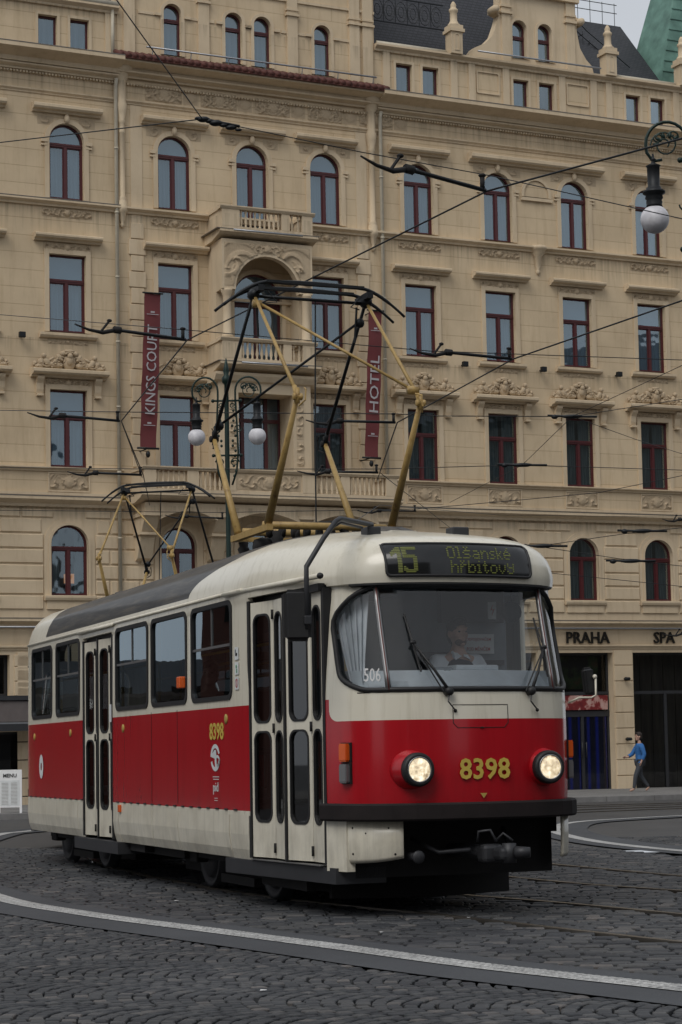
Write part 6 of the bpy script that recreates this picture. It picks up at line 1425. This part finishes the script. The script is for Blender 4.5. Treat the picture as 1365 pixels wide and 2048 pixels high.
# pedestrian by the pier
px_, py_ = 8.62, 58.4; pz = gz(py_, .12)
x, y, z = 0, 0, -.02
J = {'pelvis': (x, y, z+.92), 'waist': (x, y, z+1.08), 'chest': (x, y, z+1.28), 'neck': (x, y, z+1.44), 'skull': (x+.01, y, z+1.53), 'shL': (x, y+.18, z+1.36), 'shR': (x, y-.18, z+1.36), 'elL': (x-.06, y+.24, z+1.10), 'elR': (x+.16, y-.24, z+1.10), 'wrL': (x+.04, y+.24, z+.90), 'wrR': (x+.34, y-.20, z+1.02), 'paL': (x+.06, y+.24, z+.83), 'paR': (x+.40, y-.19, z+1.03),
     'hipL': (x, y+.09, z+.88), 'hipR': (x, y-.09, z+.88), 'knL': (x+.18, y+.10, z+.50), 'knR': (x-.04, y-.10, z+.48), 'anL': (x+.24, y+.10, z+.10), 'anR': (x-.28, y-.10, z+.14), 'toL': (x+.38, y+.10, z+.06), 'toR': (x-.18, y-.10, z+.05)}
person(Matrix.Translation((px_, py_, pz)) @ Matrix.Rotation(math.radians(190), 4, 'Z'), 'pedestrian in a blue jacket walking past the cream pier at the right edge', J, (.02, 0, 1.60), 0, 'bluecloth', 'jeans')
# ------------------------------------------------------------ menu board
mx, my = -7.80, 46.6; r = empty('menu_board', Matrix.Translation((mx, my, gz(my, .125))) @ Matrix.Rotation(math.radians(8), 4, 'Z')); r.scale = (.86, .9, .96); tag(r, 'white A-frame menu board standing on the pavement behind the rear of the tram', 'sign board')
m = MB()
m.prism([(-.32, .0), (-.26, .0), (-.26, .14), (.26, .14), (.26, 0), (.32, 0), (.32, 1.06), (-.32, 1.06)], (0, -.20, 0), (1, 0, 0), (0, .19, .98), (0, -.02, .0)); m.prism([(-.32, .0), (-.26, .0), (-.26, .14), (.26, .14), (.26, 0), (.32, 0), (.32, 1.06), (-.32, 1.06)], (0, .22, 0), (1, 0, 0), (0, -.19, .98), (0, .02, .0)); m.build('board', 'white', r)
m = MB(); m.prism([(-.26, .18), (.26, .18), (.26, .80), (-.26, .80)], (0, -.222, 0), (1, 0, 0), (0, .19, .98), (0, -.004, 0)); m.build('menu_sheet', 'paper', r)
m = MB()
for k in range(16): m.prism([(-.22, .22+k*.034), (-.04, .22+k*.034), (-.04, .228+k*.034), (-.22, .228+k*.034)], (0, -.227, 0), (1, 0, 0), (0, .19, .98), (0, -.002, 0)); m.prism([(.03, .22+k*.034), (.20, .22+k*.034), (.20, .228+k*.034), (.03, .228+k*.034)], (0, -.227, 0), (1, 0, 0), (0, .19, .98), (0, -.002, 0))
m.build('menu_text', 'lead', r)
text_mesh('MENU', .36, .09, (0, -.055, .90), (1, 0, 0), (0, .19, .98), 'blackprint', 'lettering', r, .003, .02)
for (x, y, q), lb in zip([(-.46, 10.85, .03), (-1.52, 17.9, .03), (.93, 15.45, .02), (.24, 14.3, .02)], ('small white paper scrap on the near cobbles in front of the painted line', 'small white scrap on the cobbles left of the tram', 'tiny white scrap on the cobbles below the coupler', 'tiny white scrap just beyond the painted line')):
    m = MB(); m.add([(-q*.6, -q*.5, .001), (q*.7, -q*.4, .003), (q*.6, q*.5, .002), (-q*.5, q*.6, .003), (0, 0, .004)], [(0, 1, 4), (1, 2, 4), (2, 3, 4), (3, 0, 4)]); o = m.build('paper_scrap', 'white'); o.location = (x, y, gz(y, .008)); tag(o, lb, 'litter', 'scraps of paper on the street')
# ------------------------------------------------------------ street lamps
def lamp(x, y, label):
    # two scrolled arms along local x, globes hanging from them; base at the ground
    r = empty('street_lamp', Matrix.Translation((x, y, gz(y)))); tag(r, label, 'street lamp', 'two-armed globe street lamps')
    m = MB(); m.lathe([(.20, 0), (.20, .3), (.14, .4), (.12, .9), (.15, 1.0), (.09, 1.1), (.075, 3), (.06, 4.8), (.09, 4.86), (.055, 5.0), (.05, 8.9), (.045, 9.4), (.09, 9.45), (.10, 9.55), (.05, 9.62), (.07, 9.7), (.05, 9.8), (.012, 9.98), (.0, 10.0)], (0, 0, 0), 14)
    for z in (7.85, 9.05): m.tube([(-.30, 0, z), (.30, 0, z)], .022, 6); [m.ell((s*.30, 0, z), (.04, .04, .04)) for s in (-1, 1)]
    m.build('post', 'lampgreen', r)
    for s in (-1, 1):
        a = MB(); a.tube([(s*.10, 0, 7.2), (s*.20, 0, 7.5), (s*.24, 0, 7.9), (s*.22, 0, 8.5), (s*.19, 0, 9.1)]+[(s*(.19+.28-.28*math.cos(t_)), 0, 9.27+.30*math.sin(t_)) for t_ in np.linspace(.0, math.pi-.0, 12)]+[(s*(.74), 0, 9.16), (s*.66, 0, 9.04), (s*.54, 0, 9.06)], .022, 6)
        # inner scrolls and leaves
        for c, r0, turns, dr in (((.50, 9.26), .19, 1.6, 1), ((.24, 8.45), .09, 1.5, -1), ((.16, 7.7), .10, 1.5, 1), ((.13, 8.95), .07, 1.4, -1), ((.38, 9.36), .09, 1.3, 1), ((.58, 9.36), .07, 1.3, -1)):
            pts = [(s*(c[0]+r0*(1-t_/turns/2/math.pi*.75)*math.cos(t_*dr)), 0, c[1]+r0*(1-t_/turns/2/math.pi*.75)*math.sin(t_*dr)) for t_ in np.linspace(0, turns*2*math.pi, 26)]; a.tube(pts, .012, 5)
        for k in range(14): z = 7.4+k*.11; a.ell((s*(.15+.04*math.sin(k*1.7)), .0, z), (.03, .02, .035), 6)
        for k in range(5): t_ = k*.6; a.ell((s*(.46+.15*math.cos(t_)), .0, 9.27+.12*math.sin(t_)), (.05, .02, .025), 6, rot=t_)
        a.build('arm', 'lampgreen', r)
        a = MB(); a.tube([(s*.66, 0, 9.06), (s*.66, 0, 9.0)], .012, 6); a.lathe([(r_, 8.42+(h_-7.72)*.82) for r_, h_ in [(.115, 7.72), (.10, 7.76), (.11, 7.80), (.10, 7.84), (.12, 7.87), (.11, 7.92), (.15, 7.95), (.15, 7.98), (.105, 8.01), (.10, 8.04), (.08, 8.06), (.085, 8.38), (.10, 8.40), (.035, 8.44), (.02, 8.48), (.045, 8.50), (.02, 8.53), (.012, 8.6)]], (s*.66, 0, 0), 16)
        hd = a.build('lamp_holder', 'iron', r); a = MB(); a.ell((s*.66, 0, 8.26), (.19, .19, .19), 20, 14); a.build('globe', 'globe', hd)
    return r
for (x, y), lb in (((-2.43, 43.), 'dark green two-armed street lamp with two white globes standing behind the large pantograph'), ((4.89, 25.9), 'dark green ornate street lamp at the right edge with one large white globe in view')):
    z_top = 0; lamp(x, y, lb)
for o in bpy.data.objects:
    if o.name.startswith('street_lamp'): o.scale = (1, 1, 1); o.location.z -= (.0 if o.location.y > 40 else .0)
# ------------------------------------------------------------ overhead line
WR = {}
def wire(pts, r, label, name='overhead_wire', group='overhead wires', mat='iron', sag=0.):
    out = []
    P = [Vector(p) for p in pts]
    for i in range(len(P)-1):
        for k in range(8): t_ = k/8; q = P[i].lerp(P[i+1], t_); q.z -= sag*4*t_*(1-t_); out.append(q)
    out.append(P[-1]); m = MB(); m.tube(out, r, 6); o = m.build(name, mat); tag(o, label, 'cable', group); return o
camo = Vector((0, 0, CAMH))
Fv, Rv, Uv = Fw, Rc, Uc; cy0 = 1431-3982*math.tan(PITCH)
def hz(x, y, h): d = Fv+Rv*((x-682.5)/3982)+Uv*((cy0-y)/3982); t_ = (h-CAMH)/(d.z+SLOPE*d.y); return camo+d*t_
def dd(x, y, D): d = Fv+Rv*((x-682.5)/3982)+Uv*((cy0-y)/3982); return camo+d*(D/d.y)
ARMS = [((722, 312), (975, 382), 'dark tubular wire support arm high at the right, largest and nearest'), ((150, 648), (375, 680), 'dark tubular wire support arm crossing the KINGS COURT banner'), ((55, 825), (243, 842), 'dark tubular wire support arm at the left below the banner arm'), ((135, 943), (287, 950), 'dark tubular wire support arm just above the smaller pantograph'),
        ((820, 697), (1027, 718), 'dark tubular wire support arm right of the large pantograph'), ((612, 840), (795, 845), 'dark tubular wire support arm crossing behind the pantograph at the HOTEL banner'), ((595, 942), (760, 945), 'dark tubular wire support arm low behind the pantograph near the long balcony'), ((715, 1021), (835, 1022), 'dark tubular wire support arm just above the tram roof'), ((330, 1030), (450, 1037), 'dark tubular wire support arm behind the smaller pantograph'), ((1325, 1038), (1420, 1040), 'short dark wire support arm at the right edge above the mezzanine windows'), ((1325, 1268), (1440, 1264), 'dark bracket arm over the SPA lettering at the right edge')]
for s_, e_, lb in ARMS:
    h = 5.9
    if s_[1] > 1015: a, b = dd(*s_, 44 if s_[0] > 500 else 42), dd(*e_, 44.5 if s_[0] > 500 else 42)
    else: a, b = hz(*s_, h), hz(*e_, h); 
    b = Vector((b.x, b.y, b.z)); r = empty('wire_support_arm', Matrix.Translation(a)); tag(r, lb, 'support arm', 'tubular arms of the overhead line')
    d = b-a; L = d.length; u_ = d.normalized()
    k = min(1, L/1.1); m = MB(); m.tube([d*.36, d*.98], .019*k, 8); m.build('tube', 'iron', r)
    m = MB(); m.tube([(0, 0, 0), d*.12+Vector((0, 0, -.04)), d*.24+Vector((0, 0, -.05*k)), d*.36], [.008, .016*k, .022*k, .024*k], 6); m.tube([d*.22+Vector((0, 0, -.05)), d*.30+Vector((0, 0, .09*k))], .014*k, 5); m.ell(tuple(d*.30+Vector((0, 0, .09*k))), (.03*k, .03*k, .02*k), 6); m.tube([d*.96, d*.96+Vector((0, 0, .11*k))], .02*k, 6); m.ell(tuple(d*.96+Vector((0, 0, .12*k))), (.035*k, .035*k, .018*k), 6); m.tube([d*.34, d*.36+u_*.05], .04*k, 8); m.build('insulator', 'under', r)
    WR[s_] = (a, b)
def chain(ids): return [WR[i][1] for i in ids]
e = chain([(722, 312), (150, 648), (55, 825), (135, 943)])
wire([dd(1420, 262, 13.9), e[0], e[1]+(e[0]-e[1])*0, e[2], e[3], dd(300, 1010, 44)], .0085, 'thick black wire from the upper right corner down left behind the large pantograph', sag=.0)
e5 = chain([(820, 697), (612, 840), (595, 942), (715, 1021)])
wire([dd(1420, 582, 19.6), e5[0], e5[1], e5[2]], .0095, 'thick black curve wire running from the right edge at mid height down to the pantograph')
wire([e5[2], dd(900, 1055, 50), dd(1010, 1110, 56)], .007, 'thin sagging wire descending to the right over the tram roof')
n1 = dd(405, 238, 15.5)
wire([dd(-60, 292, 18), n1], .005, 'thin wire from the left edge up to the wire joint near the top'); wire([dd(205, -40, 13), n1], .0045, 'thin wire dropping from the top edge to the wire joint near the top'); wire([n1, dd(722, 304, 15.6), dd(985, 352, 16.6), dd(1420, 450, 15)], .0042, 'thin wire from the upper joint past the nearest support arm to the globe lamp')
m = MB(); d = dd(430, 243, 15.5)-n1
for k, r_ in ((-.3, .018), (.1, .03), (.6, .022), (1.1, .032), (1.7, .02), (2.3, .026), (2.9, .016)): m.ell(tuple(n1+d*k+Vector((0, 0, -.01*max(0, k)))), (r_*1.8, r_, r_*.8), 8)
m.tube([n1-d*.4, n1+d*3], .013, 6); o = m.build('wire_joint', 'iron'); tag(o, 'dark joint with insulators where three thin wires meet near the top left', 'joint')
thin = [([(-40, 626, 30), (375, 660, 22), (860, 702, 22.5), (1420, 722, 23)], 'thin contact wire crossing the facade at the height of the third floor window sills'),
        ([(-40, 820, 38), (240, 824, 28), (800, 828, 28), (870, 832, 28), (1145, 833, 28)], 'thin wire level with the second floor window transoms'),
        ([(1145, 833, 28), (1420, 790, 25)], 'thin wire rising from the middle wire knot to the right edge'), ([(1145, 833, 28), (1270, 775, 26), (1420, 705, 24)], 'thin wire rising more steeply from the middle wire knot to the right edge'),
        ([(1145, 833, 28), (1270, 878, 30), (1420, 925, 34)], 'thin wire falling from the middle wire knot to the right edge'), ([(1145, 833, 28), (1045, 930, 33), (900, 1005, 38)], 'thin wire running down left from the middle wire knot'),
        ([(-40, 934, 46), (280, 938, 33), (760, 938, 33), (1045, 930, 33), (1420, 942, 36)], 'thin wire just above the long balcony crossing to the right edge'),
        ([(-40, 1020, 42), (440, 1025, 38), (835, 1018, 38), (1040, 1000, 38), (1200, 985, 38), (1420, 940, 38)], 'thin wire rising to the right below the second floor sills'),
        ([(700, 1050, 20), (760, 1010, 30), (1000, 1030, 44), (1420, 1035, 46)], 'thin wire above the mezzanine arches'),
        ([(1080, 1092, 38), (1260, 1066, 38), (1300, 1062, 38), (1420, 1050, 38)], 'thin wire behind the tram roof corner rising to the right'),
        ([(1084, 1094, 38), (1270, 1122, 38), (1420, 1138, 38)], 'thin wire behind the tram roof corner falling to the right'), ([(1090, 1145, 40), (1340, 1170, 40), (1420, 1180, 40)], 'lowest thin wire crossing the two mezzanine windows at the right')]
for p, lb in thin: wire([dd(*q) for q in p], (.0048 if p[0][2] < 35 else .0065), lb)
wire([e5[1], dd(755, 960, 33)], .007, 'short thin stay between two support arms under the HOTEL banner'); wire([e[2], dd(285, 955, 33)], .007, 'short thin stay between two support arms at the left')
for q, lb in (((1145, 833, 28), 'grey wire knot in the middle of the facade at the right'), ((1045, 930, 33), 'small wire knot below the second floor windows at the right'), ((1262, 1122, 38), 'wire clamp between the two mezzanine windows at the right'), ((1086, 1092, 38), 'dark wire clamp just above the right corner of the tram roof'), ((1285, 1062, 38), 'small insulator above the arch of the right mezzanine window')):
    c = dd(*q); m = MB(); k = q[2]/28; m.ell(tuple(c), (.16*k, .05, .03*k), 10); m.tube([c+Vector((-.35*k, 0, .02)), c, c+Vector((.35*k, 0, -.01))], .016*k, 6); m.ell(tuple(c+Vector((-.25*k, 0, .0))), (.05*k, .04, .035*k), 8); o = m.build('wire_knot', 'iron'); tag(o, lb, 'fitting', 'fittings on the overhead wires')
# ------------------------------------------------------------ buildings round the square (seen in reflections)
def townhouse(x, y, w_, d_, h, rz, col, label, n, fl):
    mt = simple('render_'+label.split()[0]+str(n), col, .9, 0, .2, 2)
    r = empty('town_house', Matrix.Translation((x, y, gz(y)-.3)) @ Matrix.Rotation(rz, 4, 'Z')); tag(r, label, 'building', 'town houses round the square')
    m = MB(); m.box(-w_/2, w_/2, 0, d_, 0, h); m.profile([(-.05, h-.5), (.2, h-.45), (.4, h-.1), (.4, h), (-.05, h)], -w_/2, w_/2); m.build('wall', mt, r)
    m = MB(); m.add([(-w_/2, 0, h+.01), (w_/2, 0, h+.01), (w_/2, d_, h+.01), (-w_/2, d_, h+.01), (-w_/2, d_/2, h+min(4, h*.3)), (w_/2, d_/2, h+min(4, h*.3))], [(0, 1, 5, 4), (2, 3, 4, 5), (0, 4, 3), (1, 2, 5)], False); m.build('roof', 'slate', r)
    g_ = MB()
    for i in range(n):
        for k in range(fl): u = -w_/2+w_*(i+.5)/n; z = 1+k*(h-1.5)/fl; g_.box(u-.6, u+.6, -.03, .02, z+.9, z+.9+2.0)
    o_ = g_.build('window_row', 'display', r); o_['kind'] = 'stuff' if n*fl > 1 else ''
townhouse(-11, -26, 22, 12, 26, math.pi, (.20, .16, .12), 'brown rendered town house on the opposite side of the square, the left one', 8, 5)
townhouse(12, -26, 23, 12, 24, math.pi, (.24, .20, .15), 'beige town house on the opposite side of the square, the right one', 8, 5)
townhouse(-27.5, 40.5, 17, 10, 15, math.radians(72), (.10, .035, .025), 'dark red brick house far left beyond the frame, reflected in the tram windows', 6, 4)
townhouse(-26, 66.5, 12, 10, 13, math.radians(30), (.32, .26, .18), 'cream house far left behind the hotel, reflected in the rear tram windows', 5, 4)
townhouse(43, 48, 56, 10, 19, math.radians(-90), (.10, .09, .075), 'dark grey town house row closing the square at the far right', 13, 4)
townhouse(43, 4, 30, 10, 8, math.radians(-90), (.12, .10, .085), 'low brown house at the far right beside the taller grey row', 7, 2)
townhouse(36, -12, 22, 10, 18, math.radians(-120), (.14, .12, .10), 'grey beige town house at the right corner behind the viewer', 8, 4)
townhouse(-27.5, 54.5, 10.5, 5, 3.7, math.radians(60), (.12, .10, .09), 'low grey kiosk far left, its roof reflected in the tram windows', 4, 1)
townhouse(-30, -2, 24, 10, 15, math.radians(90), (.20, .17, .14), 'grey brown town house at the far left of the square', 8, 4)
